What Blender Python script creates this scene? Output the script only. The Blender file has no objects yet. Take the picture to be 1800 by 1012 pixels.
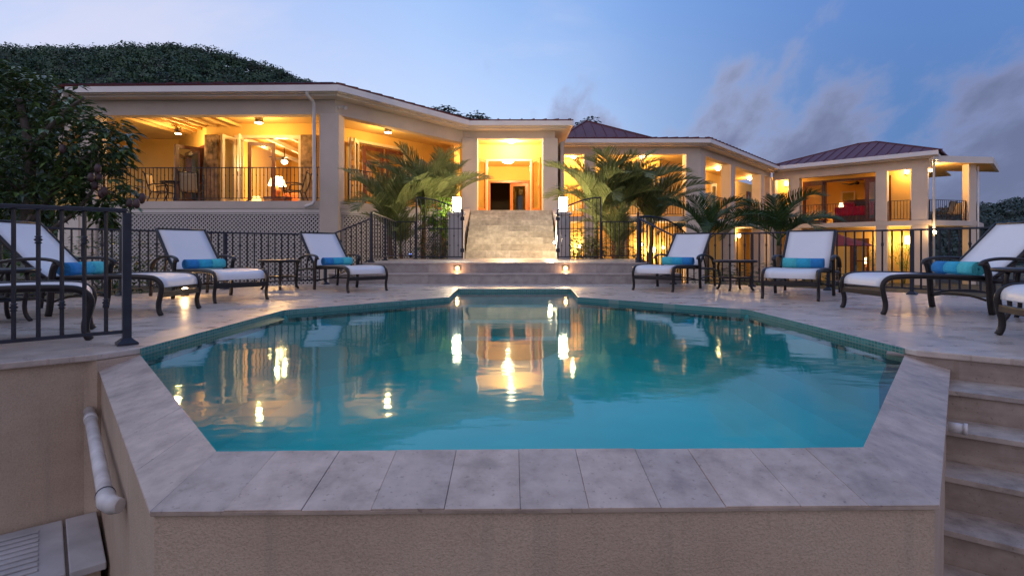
import bpy, math, random
import numpy as np
from mathutils import Vector, Matrix
from mathutils.geometry import tessellate_polygon
R = math.radians
random.seed(7)
scn = bpy.context.scene
COL = scn.collection

# ------------------------------------------------------------------ camera frame used only to survey positions
F, X0, Y0, EYE = 960.0, 900.0, 438.0, 0.65
def at(px, py, z=0.0):
    d = (EYE - z) * F / (py - Y0)
    return ((px - X0) / F * d, d, z)
def on_line(px, a, b):
    """plan point where the sight line through column px meets the plan line a-b"""
    k = (px - X0) / F
    dx, dy = b[0] - a[0], b[1] - a[1]
    t = (k * a[1] - a[0]) / (dx - k * dy)
    return (a[0] + dx * t, a[1] + dy * t)

# ------------------------------------------------------------------ materials
def newmat(name):
    m = bpy.data.materials.new(name); m.use_nodes = True
    nt = m.node_tree
    return m, nt, nt.nodes['Principled BSDF'], nt.nodes['Material Output']
def N(nt, typ, **kw):
    n = nt.nodes.new(typ)
    for k, v in kw.items():
        if k.startswith('i_'):
            n.inputs[k[2:].replace('_', ' ')].default_value = v
        else: setattr(n, k, v)
    return n
def L(nt, a, b): nt.links.new(a, b)
def rgba(c): return (c[0], c[1], c[2], 1.0)
def noise(nt, vec, scale, detail=4, rough=.55):
    n = N(nt, 'ShaderNodeTexNoise'); n.inputs['Scale'].default_value = scale
    n.inputs['Detail'].default_value = detail; n.inputs['Roughness'].default_value = rough
    if vec is not None: L(nt, vec, n.inputs['Vector'])
    return n
def ramp(nt, fac, stops):
    r = N(nt, 'ShaderNodeValToRGB')
    e = r.color_ramp.elements
    while len(e) < len(stops): e.new(.5)
    for i, (p, c) in enumerate(stops):
        e[i].position = p; e[i].color = rgba(c) if not isinstance(c, float) else (c, c, c, 1)
    L(nt, fac, r.inputs['Fac']); return r
def mixc(nt, fac, a, b, mode='MIX'):
    m = N(nt, 'ShaderNodeMix', data_type='RGBA', blend_type=mode)
    for s, v in ((m.inputs['Factor'], fac), (m.inputs['A'], a), (m.inputs['B'], b)):
        if hasattr(v, 'links'): L(nt, v, s)
        elif isinstance(v, (int, float)): s.default_value = v
        else: s.default_value = rgba(v)
    return m.outputs['Result']
def mapping(nt, src, scale=(1, 1, 1), rot=(0, 0, 0)):
    m = N(nt, 'ShaderNodeMapping'); m.inputs['Scale'].default_value = scale; m.inputs['Rotation'].default_value = rot
    L(nt, src, m.inputs['Vector']); return m.outputs['Vector']
def bump(nt, bsdf, height, strength, dist=.01):
    b = N(nt, 'ShaderNodeBump'); b.inputs['Strength'].default_value = strength; b.inputs['Distance'].default_value = dist
    L(nt, height, b.inputs['Height']); L(nt, b.outputs['Normal'], bsdf.inputs['Normal']); return b
def simple(name, c, rough=.5, metal=0.0, var=.12, vscale=3.0, bscale=0, bstr=.2, bdist=.005, spec=.5, objvar=0.0):
    m, nt, b, o = newmat(name)
    pos = N(nt, 'ShaderNodeNewGeometry').outputs['Position']
    n = noise(nt, pos, vscale, 5)
    lo = tuple(x * (1 - var) for x in c); hi = tuple(min(1, x * (1 + var)) for x in c)
    col = ramp(nt, n.outputs['Fac'], [(.3, lo), (.7, hi)]).outputs['Color']
    if objvar:
        oi = N(nt, 'ShaderNodeObjectInfo')
        k = ramp(nt, oi.outputs['Random'], [(0, tuple([1 - objvar] * 3)), (1, tuple([1.0] * 3))])
        col = mixc(nt, 1.0, col, k.outputs['Color'], 'MULTIPLY')
    L(nt, col, b.inputs['Base Color'])
    b.inputs['Roughness'].default_value = rough; b.inputs['Metallic'].default_value = metal
    b.inputs['Specular IOR Level'].default_value = spec
    if bscale:
        bn = noise(nt, pos, bscale, 3); bump(nt, b, bn.outputs['Fac'], bstr, bdist)
    return m
def emit(name, c, s):
    m, nt, b, o = newmat(name)
    b.inputs['Base Color'].default_value = rgba((.8, .8, .8))
    b.inputs['Emission Color'].default_value = rgba(c); b.inputs['Emission Strength'].default_value = s
    return m
def stone(name, c1, c2, joint, bw, bh, vertical=False, rough=(.3, .5), streak=(1.2, 9, 9), joint_w=.006, objvar=0, rot=0.0, pit=.35, spec=.5, c2f=(.76, .75, .77), zoff=0.0, cls=7.0, sharp=1.0):
    m, nt, b, o = newmat(name)
    pos = N(nt, 'ShaderNodeNewGeometry').outputs['Position']
    if vertical:
        s = N(nt, 'ShaderNodeSeparateXYZ'); L(nt, pos, s.inputs[0])
        add = N(nt, 'ShaderNodeMath', operation='ADD'); L(nt, s.outputs['X'], add.inputs[0]); L(nt, s.outputs['Y'], add.inputs[1])
        cb = N(nt, 'ShaderNodeCombineXYZ'); L(nt, add.outputs[0], cb.inputs['X']); zz = N(nt, 'ShaderNodeMath', operation='SUBTRACT'); L(nt, s.outputs['Z'], zz.inputs[0]); zz.inputs[1].default_value = zoff; L(nt, zz.outputs[0], cb.inputs['Y'])
        vec = cb.outputs[0]
    else:
        vec = mapping(nt, pos, rot=(0, 0, rot))
    col = None
    st = noise(nt, mapping(nt, vec, scale=streak), 1.6, 6, .6)
    cl = noise(nt, pos, cls, 7, .62)
    mixn = N(nt, 'ShaderNodeMath', operation='ADD'); L(nt, st.outputs['Fac'], mixn.inputs[0]); L(nt, cl.outputs['Fac'], mixn.inputs[1])
    rr = ramp(nt, N_half(nt, mixn.outputs[0]), [(.5 - .16 / sharp, tuple(x * .72 for x in c2)), (.5 - .03 / sharp, c2), (.5 + .06 / sharp, c1), (.5 + .2 / sharp, tuple(min(1, x * 1.18) for x in c1))])
    col = rr.outputs['Color']
    h = cl.outputs['Fac']
    if bw:
        br = N(nt, 'ShaderNodeTexBrick'); L(nt, vec, br.inputs['Vector'])
        br.offset = .37; br.inputs['Scale'].default_value = 1.0
        br.inputs['Color1'].default_value = (1, 1, 1, 1); br.inputs['Color2'].default_value = (*c2f, 1)
        br.inputs['Mortar'].default_value = rgba(joint); br.inputs['Mortar Size'].default_value = joint_w
        br.inputs['Mortar Smooth'].default_value = .2
        br.inputs['Brick Width'].default_value = bw; br.inputs['Row Height'].default_value = bh
        col = mixc(nt, 1.0, col, br.outputs['Color'], 'MULTIPLY')
    if objvar:
        oi = N(nt, 'ShaderNodeObjectInfo')
        k = ramp(nt, oi.outputs['Random'], [(0, (1 - objvar, 1 - objvar, 1 - objvar)), (.5, (1 - objvar * .4, 1 - objvar * .5, 1 - objvar * .6)), (1, (1, .97, .94))])
        col = mixc(nt, 1.0, col, k.outputs['Color'], 'MULTIPLY')
    # small dark pits of the travertine
    v = noise(nt, pos, 60, 2); pr = ramp(nt, v.outputs['Fac'], [(.26, (1 - pit, 1 - pit, 1 - pit)), (.36, (1.0, 1.0, 1.0))])
    col = mixc(nt, 1.0, col, pr.outputs['Color'], 'MULTIPLY')
    L(nt, col, b.inputs['Base Color'])
    r = ramp(nt, st.outputs['Fac'], [(.3, (rough[0],) * 3), (.7, (rough[1],) * 3)]); L(nt, r.outputs['Color'], b.inputs['Roughness'])
    b.inputs['Specular IOR Level'].default_value = spec
    bump(nt, b, v.outputs['Fac'], .25, .004)
    return m
def N_half(nt, out):
    d = N(nt, 'ShaderNodeMath', operation='MULTIPLY'); L(nt, out, d.inputs[0]); d.inputs[1].default_value = .5
    return d.outputs[0]
def foliage(name, c1, c2, rough=.45, trans=.25, clump=2.2, cl=(.7, 1.15)):
    m, nt, b, o = newmat(name)
    g = N(nt, 'ShaderNodeNewGeometry')
    r = ramp(nt, g.outputs['Random Per Island'], [(0, c1), (.55, tuple((a + q) / 2 for a, q in zip(c1, c2))), (1, c2)])
    n = noise(nt, g.outputs['Position'], clump, 3)
    nr = ramp(nt, n.outputs['Fac'], [(.35, (cl[0],) * 3), (.65, (cl[1],) * 3)])
    col = mixc(nt, 1.0, r.outputs['Color'], nr.outputs['Color'], 'MULTIPLY')
    L(nt, col, b.inputs['Base Color']); b.inputs['Roughness'].default_value = rough
    tr = N(nt, 'ShaderNodeBsdfTranslucent'); L(nt, col, tr.inputs['Color'])
    mx = N(nt, 'ShaderNodeMixShader'); mx.inputs['Fac'].default_value = trans
    L(nt, b.outputs[0], mx.inputs[1]); L(nt, tr.outputs[0], mx.inputs[2]); L(nt, mx.outputs[0], o.inputs['Surface'])
    return m
def glassmat(name, tint=(.9, .93, .9), rough=.02):
    m, nt, b, o = newmat(name); nt.nodes.remove(b)
    t = N(nt, 'ShaderNodeBsdfTransparent'); t.inputs['Color'].default_value = rgba(tint)
    g = N(nt, 'ShaderNodeBsdfGlossy'); g.inputs['Roughness'].default_value = rough
    lw_ = N(nt, 'ShaderNodeLayerWeight'); pw = N(nt, 'ShaderNodeMath', operation='POWER'); L(nt, lw_.outputs['Facing'], pw.inputs[0]); pw.inputs[1].default_value = 5
    f = N(nt, 'ShaderNodeMath', operation='MULTIPLY_ADD'); L(nt, pw.outputs[0], f.inputs[0]); f.inputs[1].default_value = .9; f.inputs[2].default_value = .045
    mx = N(nt, 'ShaderNodeMixShader'); L(nt, f.outputs[0], mx.inputs[0]); L(nt, t.outputs[0], mx.inputs[1]); L(nt, g.outputs[0], mx.inputs[2])
    L(nt, mx.outputs[0], o.inputs['Surface']); return m
def watermat():
    m, nt, b, o = newmat('pool_water'); nt.nodes.remove(b)
    pos = N(nt, 'ShaderNodeNewGeometry').outputs['Position']
    n1 = noise(nt, mapping(nt, pos, scale=(1.0, 1.5, 1)), 1.5, 3, .55); n2 = noise(nt, mapping(nt, pos, scale=(1.0, 2.2, 1)), 7.0, 2, .5)
    ad = N(nt, 'ShaderNodeMath', operation='MULTIPLY_ADD'); L(nt, n2.outputs['Fac'], ad.inputs[0]); ad.inputs[1].default_value = .10; L(nt, n1.outputs['Fac'], ad.inputs[2])
    bp = N(nt, 'ShaderNodeBump'); bp.inputs['Strength'].default_value = 1.0; bp.inputs['Distance'].default_value = WATER_BUMP
    L(nt, ad.outputs[0], bp.inputs['Height'])
    t = N(nt, 'ShaderNodeBsdfTransparent'); t.inputs['Color'].default_value = rgba((.50, .97, .94))
    g = N(nt, 'ShaderNodeBsdfGlossy'); g.inputs['Roughness'].default_value = .042; g.inputs['Color'].default_value = rgba((.78, .93, .96))
    f = N(nt, 'ShaderNodeFresnel'); f.inputs['IOR'].default_value = 1.33
    L(nt, bp.outputs[0], g.inputs['Normal']); L(nt, bp.outputs[0], f.inputs['Normal'])
    mx = N(nt, 'ShaderNodeMixShader'); L(nt, f.outputs[0], mx.inputs[0]); L(nt, t.outputs[0], mx.inputs[1]); L(nt, g.outputs[0], mx.inputs[2])
    L(nt, mx.outputs[0], o.inputs['Surface']); return m
WATER_BUMP = .0032
M = {}
M['deck'] = stone('deck_travertine', (.54, .465, .41), (.46, .395, .35), (.80, .77, .75), .61, .406, rough=(.22, .42), rot=R(0), joint_w=.0055, streak=(1.6, 2.6, 3), c2f=(.88, .87, .87))
M['coping'] = stone('coping_travertine', (.53, .435, .375), (.46, .37, .315), (.6, .6, .6), 0, 0, rough=(.4, .6), streak=(3, 3, 3), objvar=.17, cls=12, sharp=1.25)
M['coping_side'] = stone('coping_travertine_veined', (.52, .43, .375), (.44, .36, .315), (.6, .6, .6), 0, 0, rough=(.4, .6), streak=(2.2, 3.4, 3), objvar=.16, cls=12, sharp=1.1)
M['riser'] = stone('riser_travertine', (.44, .40, .37), (.38, .34, .32), (.7, .7, .7), .82, .19, True, rough=(.4, .6), streak=(3, 3, 3), joint_w=.003)
M['stair'] = stone('stair_travertine', (.78, .70, .58), (.62, .54, .43), (.8, .78, .72), .72, .21375, True, rough=(.4, .6), streak=(2, 3, 4), joint_w=.005, c2f=(.62, .60, .60), zoff=.39)
M['step'] = stone('step_travertine', (.43, .355, .30), (.35, .28, .235), (.75, .72, .7), .62, .165, True, rough=(.45, .65), streak=(3, 6, 4), objvar=.06, joint_w=.003)
M['tread'] = stone('tread_travertine', (.43, .375, .335), (.36, .31, .28), (.7, .7, .7), 0, 0, False, rough=(.4, .6), streak=(3, 3, 3), objvar=.08, cls=12, sharp=1.4)
def stuccomat():
    m, nt, b, o = newmat('tan_stucco')
    pos = N(nt, 'ShaderNodeNewGeometry').outputs['Position']
    n = noise(nt, mapping(nt, pos, scale=(1, 1, 2.2)), 1.3, 5, .6); f = noise(nt, pos, 130, 2, .7)
    c = ramp(nt, n.outputs['Fac'], [(.3, (.43, .335, .255)), (.52, (.50, .395, .305)), (.72, (.55, .445, .35))])
    s = noise(nt, mapping(nt, pos, scale=(9, 9, .5)), 1.2, 4, .6)   # rain streaks
    sr = ramp(nt, s.outputs['Fac'], [(.33, (.91, .91, .93)), (.47, (1.0, 1.0, 1.0))])
    fr = ramp(nt, f.outputs['Fac'], [(.32, (.84, .83, .82)), (.55, (1.0, 1.0, 1.0)), (.75, (1.08, 1.07, 1.06))])
    col = mixc(nt, 1.0, mixc(nt, 1.0, c.outputs['Color'], sr.outputs['Color'], 'MULTIPLY'), fr.outputs['Color'], 'MULTIPLY')
    L(nt, col, b.inputs['Base Color']); b.inputs['Roughness'].default_value = .9
    bump(nt, b, f.outputs['Fac'], .6, .006); return m
M['stucco'] = stuccomat()
M['iron'] = simple('wrought_iron', (.022, .026, .042), .42, .3, .25, 12, 90, .25, .001)
M['bronze'] = simple('dark_bronze', (.020, .016, .016), .36, .3, .25, 8)
M['sling'] = simple('white_sling', (.70, .70, .72), .38, 0, .03, 3, 220, .15, .0015)
M['blue'] = simple('towel_blue', (.02, .20, .48), .95, 0, .12, 30, 160, .7, .006)
M['cyan'] = simple('towel_cyan', (.03, .36, .55), .95, 0, .12, 30, 160, .7, .006)
M['aqua'] = simple('towel_aqua', (.07, .47, .52), .95, 0, .12, 30, 160, .7, .006)
M['house'] = simple('house_render', (.62, .545, .48), .8, 0, .07, 1.2, 45, .25, .004)
M['trim'] = simple('white_trim', (.74, .70, .67), .55, 0, .05, 1.5)
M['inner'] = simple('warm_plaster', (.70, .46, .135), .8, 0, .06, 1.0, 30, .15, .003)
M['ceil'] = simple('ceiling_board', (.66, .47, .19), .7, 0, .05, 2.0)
M['floor'] = simple('floor_stone', (.48, .38, .28), .4, 0, .1, 2.0)
M['roof'] = simple('red_metal_roof', (.105, .016, .017), .5, .0, .12, 2.0)
M['wood'] = simple('mahogany', (.10, .028, .013), .4, 0, .3, 9)
M['brightwood'] = simple('varnished_wood', (.42, .14, .04), .35, 0, .25, 9)
M['creamdoor'] = simple('cream_door', (.66, .56, .40), .45, 0, .05, 3)
M['glass'] = glassmat('window_glass')
M['stonepier'] = simple('rubble_stone', (.22, .15, .085), .85, 0, .75, 4.2, 5, .9, .06)
M['lattice'] = simple('lattice_paint', (.60, .57, .56), .6, 0, .06, 2.0)
M['white'] = simple('white_paint', (.66, .65, .66), .5, 0, .08, 3.0)
M['gutter'] = simple('white_gutter', (.78, .77, .78), .4, 0, .04, 2.0)
M['pillar'] = simple('pillar_paint', (.46, .44, .44), .6, 0, .1, 3.0)
M['pvc'] = simple('white_pipe', (.60, .59, .60), .45, 0, .22, 9.0)
M['boxwhite'] = simple('weathered_white_board', (.44, .44, .46), .6, 0, .2, 4.0)
M['plaster'] = simple('pool_plaster', (.055, .70, .70), .7, 0, .06, 1.6)
M['fabric'] = simple('tan_cushion', (.42, .33, .2), .9, 0, .15, 6, 60, .4)
M['red'] = simple('crimson_cloth', (.50, .01, .045), .9, 0, .18, 5, 40, .3)
M['pink'] = simple('pink_cloth', (.62, .02, .09), .9, 0, .1, 5)
M['parasol'] = simple('red_canvas', (.20, .02, .018), .9, 0, .15, 3)
M['sofa'] = simple('orange_upholstery', (.36, .10, .03), .9, 0, .15, 6)
M['dark'] = simple('unlit_space_dark', (.03, .02, .015), .7, 0, .3, 20)  # near-black tone that stands in for the darkness of unlit spaces
M['canvasart'] = simple('painted_panel', (.55, .42, .22), .8, 0, .3, 3)
M['chrome'] = simple('lamp_metal', (.25, .2, .14), .35, .8, .1, 5)
M['soil'] = simple('garden_soil', (.055, .050, .028), .95, 0, .4, 2.2, 9, .8, .05)
M['hillsoil'] = simple('hill_ground', (.012, .022, .012), .95, 0, .4, .05)
M['mango_leaf'] = foliage('mango_leaf', (.028, .058, .034), (.12, .20, .05), .28, .15)
M['palm_leaf'] = foliage('palm_leaf', (.15, .19, .06), (.31, .33, .13), .42, .35)
M['bright_leaf'] = foliage('bright_leaf', (.10, .22, .02), (.2, .34, .03), .5, .4)
M['shrub_leaf'] = foliage('shrub_leaf', (.03, .065, .02), (.09, .15, .04), .45, .2)
M['tree_leaf'] = foliage('tree_leaf', (.014, .032, .016), (.035, .06, .025), .5, .15)
M['wood_leaf'] = foliage('hill_leaf', (.022, .055, .032), (.036, .082, .034), .6, .1, .13, (.3, 1.75))
M['far_leaf'] = foliage('far_hill_leaf', (.030, .055, .055), (.042, .075, .062), .6, .1, .2, (.45, 1.5))
M['bark'] = simple('grey_bark', (.10, .085, .075), .9, 0, .35, 14, 40, .6, .01)
M['palm_bark'] = simple('palm_bark', (.16, .10, .055), .9, 0, .4, 12, 30, .8, .02)
M['mango'] = simple('mango_skin', (.05, .026, .03), .45, 0, .35, 9)
M['lamp'] = emit('warm_lamp', (1, .70, .36), 14)
M['lantern'] = emit('lantern_glow', (1, .80, .50), 95)
M['shade'] = emit('lit_shade', (1, .66, .26), 7)
M['softshade'] = emit('soft_lit_shade', (1, .62, .15), 2.6)
M['stepglow'] = emit('step_lamp_glow', (1, .56, .22), 22)
M['bluelamp'] = emit('blue_spot', (.1, .25, 1), 6)
def mosaicmat():
    m, nt, b, o = newmat('teal_mosaic')
    pos = N(nt, 'ShaderNodeNewGeometry').outputs['Position']
    s = N(nt, 'ShaderNodeSeparateXYZ'); L(nt, pos, s.inputs[0])
    a = N(nt, 'ShaderNodeMath', operation='ADD'); L(nt, s.outputs['X'], a.inputs[0]); L(nt, s.outputs['Y'], a.inputs[1])
    cb = N(nt, 'ShaderNodeCombineXYZ'); L(nt, a.outputs[0], cb.inputs['X']); L(nt, s.outputs['Z'], cb.inputs['Y'])
    br = N(nt, 'ShaderNodeTexBrick'); L(nt, cb.outputs[0], br.inputs['Vector']); br.offset = 0; br.inputs['Scale'].default_value = 1
    br.inputs['Brick Width'].default_value = .034; br.inputs['Row Height'].default_value = .024; br.inputs['Mortar Size'].default_value = .0035
    br.inputs['Color1'].default_value = (.03, .15, .15, 1); br.inputs['Color2'].default_value = (.06, .25, .23, 1); br.inputs['Mortar'].default_value = (.18, .26, .24, 1)
    L(nt, br.outputs['Color'], b.inputs['Base Color']); b.inputs['Roughness'].default_value = .2; return m
M['mosaic'] = mosaicmat()
M['water'] = watermat()

# ------------------------------------------------------------------ mesh builder
class MB:
    def __init__(s): s.v, s.f, s.sm, s.mi = [], [], [], []
    def add(s, vs, fs, smooth=False, mi=0):
        o = len(s.v); s.v += [tuple(v) for v in vs]
        for f in fs: s.f.append(tuple(i + o for i in f)); s.sm.append(smooth); s.mi.append(mi)
        return s
    def box(s, x0, x1, y0, y1, z0, z1, mi=0):
        vs = [(x0, y0, z0), (x1, y0, z0), (x1, y1, z0), (x0, y1, z0), (x0, y0, z1), (x1, y0, z1), (x1, y1, z1), (x0, y1, z1)]
        return s.add(vs, [(3, 2, 1, 0), (4, 5, 6, 7), (0, 1, 5, 4), (1, 2, 6, 5), (2, 3, 7, 6), (3, 0, 4, 7)], False, mi)
    def prism(s, poly, z0, z1, mi=0):
        """poly: plan polygon (any winding, may be concave)"""
        A = sum(poly[i][0] * poly[(i + 1) % len(poly)][1] - poly[(i + 1) % len(poly)][0] * poly[i][1] for i in range(len(poly)))
        if A < 0: poly = poly[::-1]
        n = len(poly)
        tri = tessellate_polygon([[Vector((p[0], p[1], 0)) for p in poly]])
        vs = [(p[0], p[1], z0) for p in poly] + [(p[0], p[1], z1) for p in poly]
        fs = [(i, (i + 1) % n, (i + 1) % n + n, i + n) for i in range(n)]
        for t in tri:
            a, b, c = t
            pa, pb, pc = poly[a], poly[b], poly[c]
            if (pb[0] - pa[0]) * (pc[1] - pa[1]) - (pb[1] - pa[1]) * (pc[0] - pa[0]) < 0: b, c = c, b
            fs.append((a + n, b + n, c + n)); fs.append((c, b, a))
        return s.add(vs, fs, False, mi)
    def wall(s, a, b, w0, w1, z0, z1, mi=0):
        """upright slab along plan a->b, from offset w0 to w1 on the left"""
        dx, dy = b[0] - a[0], b[1] - a[1]; l = math.hypot(dx, dy); nx, ny = -dy / l, dx / l
        p = [(a[0] + nx * w0, a[1] + ny * w0), (b[0] + nx * w0, b[1] + ny * w0), (b[0] + nx * w1, b[1] + ny * w1), (a[0] + nx * w1, a[1] + ny * w1)]
        return s.prism(p, z0, z1, mi)
    def beam(s, p, q, w, h, up=(0, 0, 1), mi=0):
        p, q = Vector(p), Vector(q); d = (q - p).normalized(); u = Vector(up)
        if abs(d.dot(u)) > .99: u = Vector((0, 1, 0))
        x = d.cross(u).normalized() * (w / 2); y = x.cross(d).normalized() * (h / 2)
        vs = [p - x - y, p + x - y, p + x + y, p - x + y, q - x - y, q + x - y, q + x + y, q - x + y]
        return s.add(vs, [(3, 2, 1, 0), (4, 5, 6, 7), (0, 1, 5, 4), (1, 2, 6, 5), (2, 3, 7, 6), (3, 0, 4, 7)][::1], False, mi)
    def tube(s, path, r, n=8, cap=True, squash=(1, 1), mi=0):
        P = [Vector(p) for p in path]; k = len(P)
        rs = r if isinstance(r, (list, tuple)) else [r] * k
        ref = None; vs = []
        for i in range(k):
            d = (P[min(i + 1, k - 1)] - P[max(i - 1, 0)]).normalized()
            if ref is None:
                ref = Vector((1, 0, 0)) if abs(d.x) < .8 else Vector((0, 0, 1))
            x = (ref - d * ref.dot(d)).normalized(); y = d.cross(x); ref = x
            for j in range(n):
                a = 2 * math.pi * (j + .5) / n
                vs.append(P[i] + x * math.cos(a) * rs[i] * squash[0] + y * math.sin(a) * rs[i] * squash[1])
        fs = [(i * n + j, i * n + (j + 1) % n, (i + 1) * n + (j + 1) % n, (i + 1) * n + j) for i in range(k - 1) for j in range(n)]
        s.add(vs, fs, n > 4, mi)
        if cap:
            o = len(s.v) - len(vs)
            s.f.append(tuple(o + j for j in range(n))[::-1]); s.sm.append(False); s.mi.append(mi)
            s.f.append(tuple(o + (k - 1) * n + j for j in range(n))); s.sm.append(False); s.mi.append(mi)
        return s
    def lathe(s, prof, c=(0, 0, 0), n=20, smooth=True, mi=0, cap=True):
        k = len(prof); vs = []
        for r, z in prof:
            for j in range(n):
                a = 2 * math.pi * j / n; vs.append((c[0] + r * math.cos(a), c[1] + r * math.sin(a), c[2] + z))
        fs = [(i * n + j, i * n + (j + 1) % n, (i + 1) * n + (j + 1) % n, (i + 1) * n + j) for i in range(k - 1) for j in range(n)]
        s.add(vs, fs, smooth, mi)
        if cap:
            o = len(s.v) - len(vs)
            s.f.append(tuple(o + j for j in range(n))[::-1]); s.sm.append(False); s.mi.append(mi)
            s.f.append(tuple(o + (k - 1) * n + j for j in range(n))); s.sm.append(False); s.mi.append(mi)
        return s
    def slab(s, poly, t, mi=0):
        """planar 3d polygon given thickness t along its own normal (downwards)"""
        P = [Vector(p) for p in poly]; nrm = (P[1] - P[0]).cross(P[-1] - P[0]).normalized()
        if nrm.z < 0: P = P[::-1]; nrm = -nrm
        n = len(P); Q = [p - nrm * t for p in P]
        return s.add(P + Q, [tuple(range(n)), tuple(range(2 * n - 1, n - 1, -1))] + [((i + 1) % n, i, i + n, (i + 1) % n + n) for i in range(n)], False, mi)
    def mesh(s, name, mats):
        me = bpy.data.meshes.new(name); me.from_pydata(s.v, [], s.f); 
        for m in (mats if isinstance(mats, (list, tuple)) else [mats]): me.materials.append(m)
        me.polygons.foreach_set('use_smooth', s.sm); me.polygons.foreach_set('material_index', s.mi); me.update(); return me
    def build(s, name, mats, parent=None, local=False, bevel=0):
        me = s.mesh(name, mats); o = bpy.data.objects.new(name, me); COL.objects.link(o)
        if parent is not None:
            o.parent = parent
            if not local:
                mw = Matrix.Identity(4); p = parent
                while p is not None: mw = p.matrix_basis @ mw; p = p.parent
                me.transform(mw.inverted())
        if bevel:
            b = o.modifiers.new('Bevel', 'BEVEL'); b.width = bevel; b.segments = 2; b.limit_method = 'ANGLE'
        return o
def inst(name, me, parent, loc=(0, 0, 0), rot=(0, 0, 0), scale=None):
    """local-space object sharing mesh data"""
    o = bpy.data.objects.new(name, me); COL.objects.link(o); o.parent = parent; o.location = loc; o.rotation_euler = rot
    if scale: o.scale = scale
    return o
def tag(o, label=None, cat=None, group=None, kind=None):
    if label: o['label'] = label
    if cat: o['category'] = cat
    if group: o['group'] = group
    if kind: o['kind'] = kind
    return o
def thing(name, label, cat, loc=(0, 0, 0), rz=0.0, group=None):
    o = bpy.data.objects.new(name, None); COL.objects.link(o); o.empty_display_size = .2
    o.location = loc; o.rotation_euler = (0, 0, rz); return tag(o, label, cat, group)
def copy_tree(o, parent=None):
    c = o.copy(); COL.objects.link(c); c.parent = parent
    for ch in list(o.children): copy_tree(ch, c)
    return c
def lamp(name, parent, loc, watts, col=(1, .58, .21), r=.06):
    d = bpy.data.lights.new(name, 'POINT'); d.energy = watts * 1.25; d.color = col; d.shadow_soft_size = r
    o = bpy.data.objects.new(name, d); COL.objects.link(o); o.parent = parent
    mw = parent.matrix_basis.inverted() @ Vector(loc) if parent else Vector(loc)
    o.location = mw; return o
def offs(pts, d, closed=False):
    """mitred offset of an open plan polyline to its left by d"""
    out = []
    n = len(pts)
    for i in range(n):
        ds = []
        for a, b in ((i - 1, i), (i, i + 1)):
            if not closed and (a < 0 or b >= n): continue
            p, q = pts[a % n], pts[b % n]; l = math.hypot(q[0] - p[0], q[1] - p[1])
            ds.append((-(q[1] - p[1]) / l, (q[0] - p[0]) / l))
        if len(ds) == 1: nx, ny = ds[0]; k = 1
        else:
            nx, ny = ds[0][0] + ds[1][0], ds[0][1] + ds[1][1]; k = 2 / (nx * nx + ny * ny) if nx * nx + ny * ny > .05 else 1
        out.append((pts[i][0] + nx * k * d, pts[i][1] + ny * k * d))
    return out
def lerp(a, b, t): return tuple(x + (y - x) * t for x, y in zip(a, b))

# ------------------------------------------------------------------ ground
def sstep(a, b, x):
    t = max(0, min(1, (x - a) / (b - a))); return t * t * (3 - 2 * t)
def ground_z(x, y):
    g = -.45 + (-1.15 + .45) * sstep(1.6, 4.5, x)
    g = -1.5 + (g + 1.5) * sstep(2.0, 7.0, y) if y < 7 else g
    if abs(x) < 6.2 and 1.4 < y < 9.9: g = min(g, -2.3)
    if y > 60: g -= (y - 60) * .05
    return g
def grid(name, xs, ys, zf, mat, parent=None, smooth=True):
    m = MB(); nx, ny = len(xs), len(ys)
    vs = [(x, y, zf(x, y)) for y in ys for x in xs]
    fs = [(j * nx + i, j * nx + i + 1, (j + 1) * nx + i + 1, (j + 1) * nx + i) for j in range(ny - 1) for i in range(nx - 1)]
    m.add(vs, fs, smooth); return m.build(name, mat, parent)
xs = [-1200, -500, -200, -100, -60, -40] + [-30 + i for i in range(61)] + [40, 60, 100, 200, 500, 1200]
ys = [-200, -60, -20] + [-8 + i * .75 for i in range(60)] + [40, 50, 60, 80, 120, 200, 400, 900]
tag(grid('ground', xs, ys, ground_z, M['soil']), 'dark planted garden ground around the raised pool deck', kind='structure')

# ------------------------------------------------------------------ pool
ZW, ZC, ZO = -.05, -.045, -.105
Q = [(-2.45, 3.6), (-1.02, 1.885), (1.235, 1.92), (2.59, 3.6), (2.55, 5.9), (.90, 7.45), (.97, 9.0), (-.90, 9.0), (-.86, 7.45), (-2.44, 5.85)]
OUT = [(-2.69, 3.54), (-1.045, 1.575), (1.265, 1.615), (2.86, 3.56)]
deck_left = [(-2.575, 3.39), (-2.925, 3.12), (-5.6, 1.05), (-7.1, 2.6), (-6.55, 6.2), (-4.85, 9.05), (-3.55, 10.35)]
deck_right = [(3.45, 10.35), (4.35, 9.75), (6.0, 8.0), (7.0, 6.0), (7.2, 2.7), (5.6, 1.26), (3.015, 3.216), (2.607, 3.525)]
outer = deck_left + deck_right + [Q[3]] + Q[4:10] + [Q[0]]
MB().prism(outer, -.04, 0).build('pool_deck', M['deck'], bevel=.008)['kind'] = 'structure'
tag(bpy.data.objects['pool_deck'], 'pale travertine pool deck')
wall_poly_l = [(-2.62, 3.44)] + [(-2.6, 3.42), (-2.93, 3.16), (-5.55, 1.12), (-7.0, 2.6), (-6.47, 6.2), (-4.8, 9.0), (-3.5, 10.3)]
t = thing('retaining_wall', 'tan stucco retaining wall under the left edge of the pool deck', 'wall', (-3.5, 3, -1.5))
for a, b in zip([(-2.55, 3.452)] + deck_left[1:5], deck_left[1:6]):
    MB().wall(b, a, .03, .25, -2.2, -.041).build('wall_face', M['stucco'], t)
MB().prism([deck_left[0], Q[0], (-2.44, 3.9), (-2.7, 3.9), (-2.75, 3.4)], -2.2, -.042).build('wall_face', M['stucco'], t)
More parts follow.
